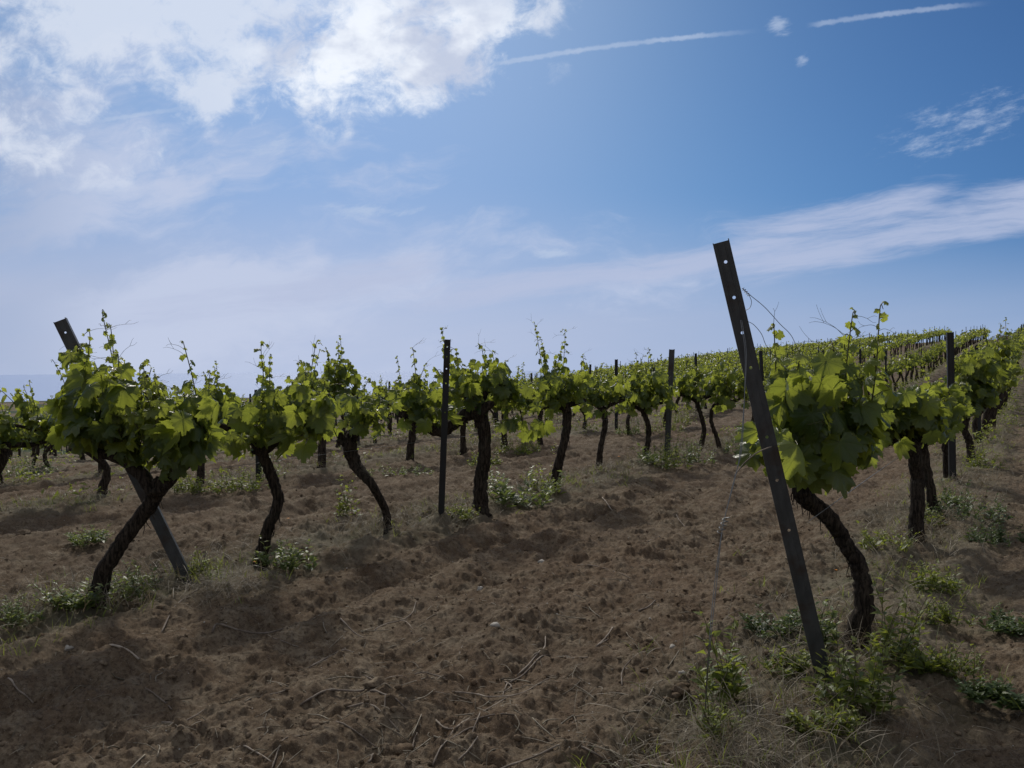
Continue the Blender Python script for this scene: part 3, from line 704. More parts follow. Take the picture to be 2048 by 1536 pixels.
hero_vine(1, 1287, [(1296, 880), (1296, 850), (1284, 818)], [.046, .040, .040, .042],
    [([(1284, 820), (1262, 812), (1250, 818)], (.035, .022)), ([(1284, 818), (1310, 808), (1325, 806)], (.03, .02))], None,
    'vine with gently curved trunk just left of the dark upright post', 17, [(1245, 1325, 720, 790), (1260, 1340, 740, 800)], 15, .115, [(1272, 708), (1298, 700), (1285, 715)])
hero_vine(1, 1398, [(1408, 860), (1400, 825), (1392, 800)], [.046, .040, .038, .04],
    [([(1392, 803), (1375, 795), (1360, 790)], (.03, .02)), ([(1392, 803), (1415, 795), (1425, 790)], (.03, .02))], None,
    'vine with two-trunk look, first one right of the dark upright post', 18, [(1345, 1430, 722, 785), (1350, 1440, 740, 795)], 15, .115, [(1375, 722)])
hero_vine(1, 1441, [(1432, 870), (1422, 840), (1428, 812), (1450, 800)], [.040, .036, .034, .036, .036],
    [([(1448, 800), (1470, 802), (1490, 790)], (.032, .02))], None,
    'vine with trunk curved like a sickle, just left of the thick leaning post', 19, [(1430, 1500, 722, 785)], 15, .112, [(1455, 725)])
# right-hand front row
hero_vine(0, 1708, [(1728, 1205), (1718, 1135), (1690, 1085), (1662, 1040), (1628, 1010), (1606, 985), (1612, 955)], [.052, .046, .043, .041, .040, .044, .052, .046],
    [([(1612, 960), (1640, 925), (1690, 900), (1730, 885)], (.036, .018)), ([(1612, 960), (1590, 925), (1560, 900)], (.036, .018))], None,
    'nearest vine, S-shaped trunk and big leaves behind the thick leaning post', 20, [(1560, 1640, 760, 860), (1610, 1700, 770, 880), (1560, 1680, 715, 790), (1640, 1715, 840, 920), (1500, 1560, 850, 900), (1560, 1690, 860, 920)], 30, .138,
    [(1548, 655), (1705, 632), (1690, 675), (1665, 690), (1760, 618)])
hero_vine(0, 1832, [(1834, 1010), (1834, 950), (1828, 900), (1826, 880)], [.060, .054, .054, .054, .055],
    [([(1826, 885), (1795, 880), (1768, 890)], (.045, .025)), ([(1826, 882), (1860, 868), (1885, 860)], (.035, .02))], None,
    'straight dark trunked vine, left of the close pair at the right', 21, [(1740, 1860, 780, 850), (1760, 1875, 760, 820), (1740, 1800, 810, 860), (1830, 1885, 790, 850)], 26, .13, [(1745, 765)])
hero_vine(0, 1870, [(1862, 985), (1852, 935), (1846, 890)], [.050, .043, .043, .043],
    [([(1846, 892), (1870, 870), (1895, 860)], (.035, .02))], None,
    'leaning thin trunked vine with flared foot, right of the close pair', 22, [(1820, 1900, 770, 840), (1850, 1915, 790, 860)], 12, .12, [(1850, 745)])
hero_vine(0, 1896, [(1893, 915), (1890, 880), (1890, 850)], [.05, .044, .044, .044],
    [([(1890, 852), (1880, 838), (1868, 830)], (.03, .02))], None,
    'vine whose dark trunk stands just left of the tall dark post', 23, [(1870, 1930, 750, 820)], 9, .115)
hero_vine(0, 1942, [(1940, 890), (1930, 860), (1932, 830)], [.060, .052, .050, .055],
    [([(1932, 832), (1955, 822), (1970, 815)], (.04, .025)), ([(1932, 832), (1915, 822), (1905, 818)], (.035, .02))], None,
    'vine with gnarled hooked trunk just right of the tall dark post', 24, [(1905, 1980, 700, 770), (1920, 1990, 720, 800), (1905, 1975, 690, 740)], 26, .13, [(1928, 690), (1955, 692)])

# variants for the middle distance and the distance
def variant(seed, tm, lm, ns, nshoot, smax, hi, sp, far=False):
    g = np.random.default_rng(seed); root = empty('grape_vine', (0, 0, 0))
    lean = g.normal(0, .09, 2); h = g.uniform(.66, .80)
    mb = MB(); bow = g.normal(0, .06, 2)
    pts = [np.array([0, 0, -.1]), np.array([bow[0], bow[1], h * .35]), np.array([lean[0] * .7 + bow[0] * .6, lean[1] * .6, h * .7]), np.array([lean[0], lean[1] * .6, h])]
    r = g.uniform(.035, .052); C = trunk_mesh(mb, pts, [r * 1.15, r, r * .95, r * 1.1], seed, ns, .18, True, 6 if not far else 3)
    hd = C[-1]; A = [hd]
    for sx in (-1, 1):
        e = hd + np.array([sx * g.uniform(.28, .56), g.normal(0, .06), g.uniform(-.06, .08)])
        a = crom([hd, (hd + e) / 2 + [0, 0, -.04], e], 4 if not far else 2); mb.tube(a, np.linspace(r * .8, r * .4, len(a)), ns - 2, 0, .2, seed); A += [a[i] for i in range(1, len(a))]
    mb.build('trunk', M_BARK, root)
    mb = MB(); A = np.array(A)
    for i in range(nshoot):
        c = A[g.integers(len(A))]; tall = g.random() < .30
        up = g.uniform(.18, .48) if not tall else g.uniform(.50, .72)
        tgt = c + np.array([g.normal(0, .16), g.normal(0, .15), up])
        if g.random() < .28: tgt = c + np.array([g.normal(0, .25), g.normal(0, .22), g.uniform(-.05, .12)])
        gen_shoot(mb, c, tgt, g, tm, smax * g.uniform(.9, 1.1), not far or tall, 0, False, tall, sp)
    mb.build('foliage', [lm, M_STEM], root)
    return root
VMID = [variant(100 + i, T_MID, M_LEAF, 10, 23, .092, False, .052) for i in range(9)]
VFAR = [variant(200 + i, T_LOW, M_LEAFS, 6, 15, .105, False, .075, True) for i in range(9)]
used = set()
def copy_vine(src, x, y, rz, sc, label, group=VG):
    if id(src) in used:
        r = src.copy(); COL.objects.link(r)
        for ch in src.children: c = ch.copy(); COL.objects.link(c); c.parent = r
    else: r = src; used.add(id(src))
    r.location = (x, y, gz(x, y) + .0); r.rotation_euler = (0, 0, rz); r.scale = (sc, sc, sc)
    tag(r, label, 'vine', group); return r
ROWANG = math.atan2(U[1], U[0])
cand = []
for px, lab in [(-12, 'vine at the left edge of the second row back, its arm reaching out of frame'), (195, 'vine with stout dark trunk seen under the leaves left of the Y fork'),
                (398, 'vine whose short trunk shows right of the Y fork, behind'), (640, None), (818, 'vine with straight dark trunk left of the slim upright post, behind'),
                (926, 'vine with thin trunk between the slim post and the thickest trunk'), (1008, 'vine with slanting thin trunk just right of the thickest trunk, behind'),
                (1080, 'vine behind the gap between the thickest trunk and the tallest shoots'), (1165, 'small vine behind, between the tallest shoots and the low hanging leaf'),
                (1262, 'vine with thin upright trunk right of the slim second-row post'), (1330, 'vine with sickle trunk seen between the curved trunk and the dark upright post')]:
    b = on_row(px, ROWN[2]); cand.append((b[1], 2, b[0], b[1], lab))
start = {0: 14.4, 1: 14.5, 2: 20.2}
for k, n in enumerate(ROWN):
    t = start.get(k, 2.5 + .3 * (k % 3)); i = 0
    while t < 105.5:
        x, y = nt2xy(n + random.gauss(0, .03), t)
        if inview(x, y, gz(x, y) + .9) and random.random() > .06: cand.append((y, k, x, y, None))
        t += random.gauss(1.22, .1)
cand.sort(key=lambda c: c[0])
IND, REST = cand[:285], cand[285:]
cnt = {}
for Y, k, x, y, lab in IND:
    i = cnt.get(k, 0); cnt[k] = i + 1
    lod = VMID if Y < 30 else VFAR
    if lab is None:
        if k in (0, 1) and i < 12:
            ref = {0: 'gnarled hooked trunk in the right-hand front row', 1: 'sickle-curved trunk in the left-hand front row'}[k]
            lab = 'leafy vine, %s beyond the %s' % (ORD[i], ref)
        elif k in (2, 3, 4) and i < 20:
            lab = 'leafy vine, %s from the left in the %s' % (ORD[i], ROWNAME[k])
        else:
            lab = 'small far leafy vine among those %s in the %s' % ('up the slope' if Y > 35 else 'in the middle distance', ROWNAME[k])
    src = lod[random.randrange(len(lod))]
    copy_vine(src, x, y, ROWANG + (math.pi if random.random() < .5 else 0) + random.gauss(0, .12), random.uniform(.82, 1.13) * (1.22 if k == 0 else 1.0), lab)
for r in VMID + VFAR:
    if id(r) not in used:
        for c in list(r.children): bpy.data.objects.remove(c)
        bpy.data.objects.remove(r)
# all the vines beyond: one mass
mb = MB(); g = np.random.default_rng(99)
V0, F0, _ = T_LOW[0]
for Y, k, x, y, lab in REST:
    z = gz(x, y); h = g.uniform(.68, .8)
    mb.tube([[x, y, z - .1], [x + g.normal(0, .04), y, z + h * .5], [x + g.normal(0, .05), y, z + h]], [.05, .045, .05], 4, 1, cap=False)
    for j in range(46):
        s_ = np.clip(g.normal(0, .5), -.8, .8); c_ = g.normal(0, .18); u = g.beta(1.6, 2.2)
        p = np.array([x + s_ * U[0] + c_ * N_[0], y + s_ * U[1] + c_ * N_[1], z + h - .06 + u * .52 + (.3 if g.random() < .05 else 0)])
        put_leaf(mb, T_LOW, p, np.r_[g.normal(0, 1, 2), -g.uniform(.2, 1)], np.r_[g.normal(0, .5, 2), 1], g.uniform(.075, .13), float(np.clip(u + g.normal(0, .15), 0, 1)), g)
o = mb.build('far_vines', [M_LEAFS, M_BARK], None, origin=(0, 0, 0))
tag(o, 'mass of distant vine rows running up the slope to the skyline', 'vines', kind='stuff')

# ------------------------------------------------------------------ wires
def wire(name, pts, r, label, m=6, group=None, mat=None, cat='wire', ns=5):
    mb = MB(); C = crom(pts, m); mb.tube(C, np.full(len(C), r), ns, 0); o = mb.build(name, mat or M_WIRE, None, origin=np.asarray(pts[0], float)); tag(o, label, cat, group); return o
for k in (0, 1, 2):
    n = ROWN[k]; pts = []
    for t in np.arange({0: 3.3, 1: 3.2, 2: 1.5}[k], 40, 2.55):
        x, y = nt2xy(n - .04, t); pts.append((x, y, gz(x, y) + .62 + (.0 if int(t * 2) % 2 else -.012)))
    wire('trellis_wire', pts, .0016, 'thin horizontal wire strung under the leaves of the %s' % ROWNAME[k], 4, 'trellis wires')
Yp = on_row(1650, ROWN[0])[1]
root = empty('anchor_wire', at(1414, 1500, 2.62)); tag(root, 'slack anchor wire dropping from the thick leaning post to the ground at left', 'wire')
o_ = np.array(root.location)
for dx, s_ in ((0, 0), (2.5, 1)):
    pts = [at(1481 + dx, 640, Yp - .16), at(1490 + dx, 705, Yp - .2), at(1489, 790, Yp - .24), at(1483 - dx, 900, Yp - .30), at(1468 + dx * .5, 960, Yp - .34), at(1446, 1052, Yp - .42),
           at(1430 + dx * 1.5, 1160, Yp - .50), at(1417 + dx, 1300, Yp - .6), at(1409, 1436, 2.68)]
    mb = MB(); C = crom(pts, 7); mb.tube(C, np.full(len(C), .0014), 5); ob = mb.build('strand', M_WIRE, root, origin=o_)
mb = MB()
kk = at(1446, 1052, Yp - .42); th = np.linspace(0, 26, 60)
mb.tube(np.stack([kk[0] + .010 * np.cos(th) + .012 * np.linspace(1, -1, 60), kk[1] + .010 * np.sin(th), kk[2] + .028 * np.linspace(1, -1, 60)], 1), np.full(60, .0018), 4); mb.build('knot', M_WIRE, root, origin=o_)
mb = MB(); a0 = at(1409, 1432, 2.68); a1 = at(1420, 1545, 2.66); mb.tube([a0, (a0 + a1) / 2, a1, a1 + (a1 - a0) * .6], [.0055] * 4, 8); mb.build('anchor_rod', M_METAL, root, origin=o_)
def tw(pa, pb, n, r, amp, Y):
    a, b = at(*pa, Y), at(*pb, Y); th = np.linspace(0, n * 6.28, 14 * n); u = np.linspace(0, 1, 14 * n)[:, None]
    P = a + (b - a) * u; return P + amp * np.stack([np.cos(th) * .8, np.sin(th), np.cos(th) * .6], 1)
root = empty('tie_wire', at(1484, 577, Yp - .1)); tag(root, 'twisted tie wire running down from the leaning post top into the leaves', 'wire'); o_ = np.array(root.location)
mb = MB(); C = crom([at(1484, 576, Yp - .1), at(1500, 590, Yp - .08), at(1530, 615, Yp), at(1560, 648, Yp + .1), at(1583, 672, Yp + .2), at(1604, 715, Yp + .3), at(1640, 760, Yp + .4)], 8)
mb.tube(C, np.full(len(C), .0013), 5); mb.build('strand', M_WIRE, root, origin=o_)
mb = MB(); C = tw((1486, 577), (1499, 592), 4, .001, .005, Yp - .08); mb.tube(C, np.full(len(C), .0013), 4); mb.build('twist', M_WIRE, root, origin=o_)
mb = MB(); C = crom([at(1498, 590, Yp - .08), at(1503, 603, Yp - .08), at(1500, 615, Yp - .08), at(1491, 621, Yp - .08)], 6); mb.tube(C, np.full(len(C), .0011), 4); mb.build('loose_end', M_WIRE, root, origin=o_)
wire('loose_wire', [at(1496, 643, Yp - .09), at(1508, 650, Yp - .08), at(1523, 668, Yp - .03), at(1532, 690, Yp), at(1548, 712, Yp + .1), at(1575, 742, Yp + .2)], .0012, 'loose thin wire leaving the leaning post below the twisted one')
wire('trellis_wire', [at(1485, 655, Yp - .3)] and [at(140, 700, 4.6), at(235, 727, 4.75), at(290, 757, 5.2), at(420, 800, 6.0)], .0013, 'thin wire slanting down from the leaning left post through leaf tops', group='trellis wires')
wire('bent_tendril', [at(1543, 893, Yp - .12), at(1515, 905, Yp - .2), at(1490, 925, Yp - .24), at(1468, 952, Yp - .3)], .0024, 'pale curved stalk end sticking out of the thick leaning post', mat=M_CANE, cat='stalk')

# ------------------------------------------------------------------ cut canes on the soil
Z7 = lambda p: (600 + p[0] / 2.415, 900 + p[1] / 2.415)
Z6 = lambda p: (p[0] / 2.416, 900 + p[1] / 2.416)
CANES = [
 (7, [(345, 822), (415, 795), (485, 793), (540, 765), (560, 725)], 5, 'pale forked cane with one raised tip, left of centre', [(485, 793), (515, 825), (545, 860)]),
 (7, [(0, 1195), (130, 1155), (290, 1130), (330, 1105), (420, 1100), (500, 1105), (590, 1080), (700, 1095)], 9, 'longest pale cane running left of centre past the big clod', None),
 (7, [(315, 1055), (380, 1075), (440, 1065), (550, 1085)], 5, 'thin pale cane with prongs above the longest cane', [(385, 1072), (395, 1040)]),
 (7, [(340, 1155), (420, 1210), (515, 1235)], 8, 'bleached cane slanting down right under the longest cane', None),
 (7, [(225, 1215), (340, 1245), (480, 1300)], 7, 'reddish cane slanting below the bleached one', [(405, 1262), (412, 1225)]),
 (7, [(655, 1225), (700, 1280), (760, 1320), (880, 1335), (1035, 1320)], 8, 'long bowed cane forming the bottom of the cane tangle', None),
 (7, [(715, 1340), (800, 1285), (900, 1235), (1000, 1180)], 8, 'thick brown cane lying across the cane tangle', None),
 (7, [(870, 1310), (840, 1380), (830, 1430)], 6, 'pale cane dropping out of the cane tangle', None),
 (7, [(735, 1125), (850, 1130), (920, 1155), (1060, 1160), (1200, 1095)], 6, 'long thin cane rising to the right near the centre', None),
 (7, [(1000, 1065), (1080, 1010), (1160, 950), (1210, 930)], 8, 'lower of two parallel canes right of centre', [(1020, 1075), (985, 1110)]),
 (7, [(1050, 1010), (1130, 960), (1180, 905), (1185, 870)], 7, 'upper of two parallel canes, with an upright end', None),
 (7, [(915, 1536), (1000, 1505), (1200, 1485), (1450, 1490), (1600, 1515), (1750, 1525)], 9, 'long cane lying along the bottom edge, nearest of all', None),
 (7, [(1430, 910), (1475, 860), (1510, 825)], 8, 'short stout cane pair piece pointing up right', [(1465, 905), (1490, 870)]),
 (7, [(1555, 1095), (1560, 1030), (1640, 975), (1740, 945)], 6, 'elbow shaped cane near the anchor wire', None),
 (7, [(1280, 945), (1310, 965), (1390, 972)], 7, 'dark hooked cane piece right of the parallel canes', None),
 (7, [(765, 988), (785, 920)], 5, 'small upright white twig left of the parallel canes', None),
 (7, [(45, 1030), (120, 980), (220, 930)], 7, 'cane with a knuckle pointing up right, left of the forked cane', [(150, 965), (210, 970), (255, 990)]),
 (7, [(1460, 230), (1490, 260), (1508, 298)], 4, 'small white bent twig on the open soil at upper right', None),
 (7, [(1810, 305), (1830, 335), (1860, 355)], 4, 'small white twig near the far end of the lane', None),
 (7, [(1665, 440), (1740, 410)], 4, 'thin pale straw twig below the far white twig', None),
 (7, [(1335, 545), (1430, 555), (1530, 580), (1600, 600)], 4, 'thin dark twig lying flat in mid lane', None),
 (7, [(195, 820), (260, 860), (310, 885)], 6, 'dark cane half buried left of the forked cane', None),
 (7, [(640, 1530), (680, 1480), (710, 1455)], 8, 'stub of cane pointing up at the bottom edge', None),
 (7, [(1745, 1440), (1775, 1465), (1810, 1500)], 10, 'short thick pale stick near the foot of the anchor wire', None),
 (7, [(1635, 755), (1680, 740), (1715, 720)], 8, 'chunky dark twig stub at right of the lane', None),
 (7, [(1680, 1185), (1730, 1140)], 7, 'short twig stub beside the anchor wire', None),
 (7, [(330, 1480), (345, 1450), (360, 1420), (380, 1390)], 9, 'crooked brown stick standing near the bottom, left', None),
 (7, [(175, 1310), (280, 1330), (370, 1360)], 7, 'brown cane half covered by soil at lower left', None),
 (7, [(600, 1455), (650, 1420)], 6, 'short pale twig under the tangle', None),
 (7, [(760, 1500), (820, 1460), (860, 1430)], 9, 'dark thick stick under the cane tangle', None),
 (7, [(730, 1400), (790, 1375), (850, 1372)], 9, 'dark stick lying flat inside the cane tangle', None),
 (7, [(540, 1345), (550, 1300), (565, 1275)], 7, 'dark upright stub between the reddish cane and the tangle', None),
 (7, [(990, 1050), (1020, 1075), (985, 1110), (980, 1140)], 6, 'little crooked twig at the foot of the parallel canes', None),
 (6, [(1025, 855), (1060, 835), (1200, 840), (1300, 855), (1390, 865)], 8, 'arched cane in the shade right of the leaning left post', None),
 (6, [(490, 945), (560, 965), (670, 980)], 9, 'thick brown cane in the shade at left', None),
 (6, [(700, 1148), (760, 1150), (830, 1190)], 7, 'bent cane in mid shade, lower left', None),
 (6, [(780, 1260), (880, 1305)], 6, 'dull arm of the V of crossed canes at lower left', None),
 (6, [(870, 1325), (930, 1290), (1015, 1245)], 6, 'bright white arm of the V of crossed canes at lower left', None),
 (6, [(785, 1345), (850, 1310)], 6, 'short pale piece below the V of crossed canes', None),
 (6, [(1135, 1425), (1230, 1475), (1310, 1512)], 7, 'brown cane running to the bottom edge', None),
 (6, [(1310, 1536), (1345, 1460), (1390, 1415), (1475, 1385)], 7, 'white cane curving up from the bottom edge', None),
 (6, [(1250, 1210), (1340, 1180), (1415, 1150)], 5, 'thin forked twig at the left end of the longest cane', None),
 (6, [(1320, 920), (1440, 935)], 5, 'thin flat twig below the arched cane', None),
 (6, [(770, 840), (860, 740), (960, 690)], 6, 'dark cane rising toward the foot of the leaning left post', None),
 (6, [(1145, 1400), (1240, 1415)], 6, 'small pale stub above the brown bottom cane', None),
 (6, [(40, 1130), (90, 1160), (160, 1165)], 6, 'faint cane in the shade near the left edge', None),
]
for i, (z, pts, w, lab, br) in enumerate(CANES):
    g = np.random.default_rng(500 + i); conv = Z7 if z == 7 else Z6
    mb = MB(); W = []
    for p in pts:
        q = ground_at(*conv(p)); q[2] = gzd(q[0], q[1]) ; W.append(q)
    W = np.array(W); r = w / 2.415 / 2 / F * np.linalg.norm(W[0][:2]) * 1.05
    # lay it as a stiff stick: straighten the heights, then lift so it rests on the highest clod under it
    zl = np.linspace(W[0][2], W[-1][2], len(W)); W[:, 2] = .5 * zl + .5 * W[:, 2]
    C = crom(W, 6); hg = hsmooth(C[:, 0], C[:, 1]) + hdetail(C[:, 0], C[:, 1])
    C[:, 2] = np.maximum(C[:, 2], hg - r * .2) + r * 1.3
    for _ in range(3): C[1:-1, 2] = (C[:-2, 2] + C[1:-1, 2] + C[2:, 2]) / 3
    C += g.normal(0, r * .12, C.shape)
    rr = np.linspace(r * 1.15, r * .75, len(C)) * (1 + .35 * (np.arange(len(C)) % 5 == 2))
    mb.tube(C, rr, 7, 0)
    if br:
        B = np.array([ground_at(*conv(p)) for p in br]); B[:, 2] = [gzd(*q[:2]) + r + .01 * j for j, q in enumerate(B)]
        B[0] = C[np.argmin(np.linalg.norm(C[:, :2] - B[0][:2], axis=1))]
        D = crom(B, 4); mb.tube(D, np.linspace(r * .8, r * .45, len(D)), 6, 0)
    o = mb.build('cut_cane', M_CANE, None, origin=C[0]); tag(o, lab, 'cane', 'cut canes on the soil')

# ------------------------------------------------------------------ stones and clods
def blob(seed, ax, sub=2):
    import bmesh
    bm = bmesh.new(); bmesh.ops.create_icosphere(bm, subdivisions=sub, radius=1.0)
    g = np.random.default_rng(seed); V = np.array([v.co[:] for v in bm.verts]); D = g.normal(0, 1, (7, 3)); ph = g.uniform(0, 6, 7); k = g.uniform(1.5, 5, 7)
    s = 1 + sum(.13 * np.sin(k[i] * (V @ D[i]) + ph[i]) for i in range(7)) + g.normal(0, .07, len(V))
    f = [tuple(v.index for v in q.verts) for q in bm.faces]; bm.free()
    return V * s[:, None] * np.array(ax), f
for i, (px, py, sz, lab) in enumerate([(1364, 1380, 24, 'large round soil clod left of the anchor rod'), (757, 1360, 26, 'oblong soil clod lying on the longest cane'), (807, 1470, 22, 'dark soil clod left of the cane tangle'),
        (630, 1444, 26, 'broad dark soil clod with a dead stub at lower left'), (1463, 1192, 20, 'round soil clod between the anchor wire and the leaning post'), (50, 1072, 18, 'dark soil clod near the left edge'),
        (1300, 1400, 18, 'broken soil clod in the furrow right of centre')]):
    q = ground_at(px, py); r = sz * .62 / F * q[1]; V, f = blob(900 + i, (r * (1.6 if i == 1 else 1.2), r, r * .7), 3)
    mb = MB(); mb.add(V, f); o = mb.build('soil_clod', M_CLOD, None, origin=(0, 0, 0)); o.location = (q[0], q[1], gzd(q[0], q[1]) + r * .3); tag(o, lab, 'clod', 'large clods')
for i, (px, py, sz, lab) in enumerate([(137, 1287, 6, 'small white stone in the shade at lower left'), (991, 1250, 6.5, 'flat white stone in mid lane'), (1496, 1433, 4.5, 'tiny white stone right of the anchor rod'),
        (1366, 1347, 5.5, 'white stone above the large round clod'), (960, 1178, 4.5, 'pale pebble in mid lane below the slim post'), (1083, 1123, 5, 'grey stone on the soil below the tallest shoots'),
        (1345, 1282, 5, 'small pale stone left of the anchor wire')]):
    q = ground_at(px, py); r = sz / F * q[1]; V, f = blob(950 + i, (r * 1.3, r, r * .8), 2)
    mb = MB(); mb.add(V, f); o = mb.build('stone', M_STONE, None); o.location = (q[0], q[1], gzd(q[0], q[1]) + r * .45); tag(o, lab, 'stone', 'pale stones')
BL = [blob(700 + i, (1, .85, .7), 1) for i in range(8)]
def scatter(n, rmin, rmax, smin, smax, seed):
    g = np.random.default_rng(seed); mb = MB(); a = g.uniform(-.70, .70, n); r = rmin * (rmax / rmin) ** (g.random(n) ** .8); x = r * np.sin(a); y = r * np.cos(a)
    z = hsmooth(x, y) + hdetail(x, y)
    for i in range(n):
        V, f = BL[g.integers(8)]; s = smin + (smax - smin) * g.random() ** 3; c, s_ = math.cos(g.uniform(0, 6)), math.sin(g.uniform(0, 6))
        W = V * s * np.array([g.uniform(.8, 1.4), 1, 1]); W = np.stack([W[:, 0] * c - W[:, 1] * s_, W[:, 0] * s_ + W[:, 1] * c, W[:, 2]], 1)
        mb.add(W + [x[i], y[i], z[i] + s * .25], f)
    return mb
o = scatter(8000, 1.9, 26, .003, .016, 31).build('soil_crumbs', M_CLOD, None, origin=(0, 0, 0)); tag(o, 'loose crumbs of brown soil all over the tilled ground', 'soil', kind='stuff')
o = scatter(1100, 1.9, 16, .002, .006, 32).build('gravel', M_STONE, None, origin=(0, 0, 0)); tag(o, 'pale grit scattered on the soil', 'gravel', kind='stuff')

# ------------------------------------------------------------------ weeds, grass, straw
def blade(mb, p, d, L, w, g, mi=0, age=.5, curl=.5):
    d = unit(d); sd2 = unit(np.cross(d, [0, 0, 1]) + g.normal(0, .2, 3)); out = unit(np.array([d[0], d[1], 0]) + 1e-3)
    V = []; n = 4
    for i in range(n):
        u = i / (n - 1); c = p + d * L * u + out * curl * L * u * u * .6 - np.array([0, 0, curl * L * u * u * .45]); ww = w * (1 - u) ** .7 * (1 if i else .7)
        V += [c - sd2 * ww, c + sd2 * ww]
    mb.add(V, [(2 * i, 2 * i + 1, 2 * i + 3, 2 * i + 2) for i in range(n - 1)], mi, age)
WT = [(np.array([[0, 0, 0], [.45, .17, .05], [1, 0, -.06], [.45, -.17, .05], [.5, 0, 0]]), [(0, 4, 1), (1, 4, 2), (2, 4, 3), (3, 4, 0)], np.zeros((5, 2))),
      (np.array([[0, 0, 0], [.4, .26, .08], [1, 0, -.15], [.4, -.26, .08], [.5, 0, -.02]]), [(0, 4, 1), (1, 4, 2), (2, 4, 3), (3, 4, 0)], np.zeros((5, 2)))]
def weed_mesh(mb, p, h, w, kind, g):
    ns = int({'tall': 20, 'bush': 19, 'low': 15, 'thistle': 15}[kind] * np.clip(w / max(h, .05), .6, 2.2))
    for i in range(ns):
        a = g.uniform(0, 6.28); rr = w * .62 * g.random() ** .8; q = p + np.array([rr * math.cos(a), rr * math.sin(a) * .8, 0]); q[2] = gz(q[0], q[1]) - .005
        hh = h * (1.3 if kind == 'tall' else 1.0) * g.uniform(.4, 1.15) * max(.35, 1 - .4 * (rr / (w * .5 + 1e-6)) ** 2); sp = np.array([g.normal(0, .18), g.normal(0, .18), 1.0])
        if kind in ('low', 'thistle'): sp += np.r_[unit(np.array([math.cos(a), math.sin(a)])) * .6, 0]
        C = crom([q, q + sp * hh * .5, q + sp * hh * .95 + [g.normal(0, .02), 0, 0]], 4); mb.tube(C, np.linspace(.0022, .001, len(C)), 3, 1, cap=False)
        nl = int(g.uniform(11, 18))
        for j in range(nl):
            u = (j + .8) / nl; c = C[min(len(C) - 1, int(u * (len(C) - 1)))] + g.normal(0, .004, 3); b = j * 2.4 + g.normal(0, .4)
            ll = {'tall': .036, 'bush': .032, 'low': .045, 'thistle': .055}[kind] * 1.35 * (1.25 - .75 * u) * g.uniform(.7, 1.3) * np.clip(h / .22, .7, 1.25)
            d = np.array([math.cos(b), math.sin(b), g.uniform(.1, 1.1)]); put_leaf(mb, WT, c, d, np.array([0, 0, 1.0]) + g.normal(0, .3, 3), ll, float(np.clip(u + g.normal(0, .2), 0, 1)), g)
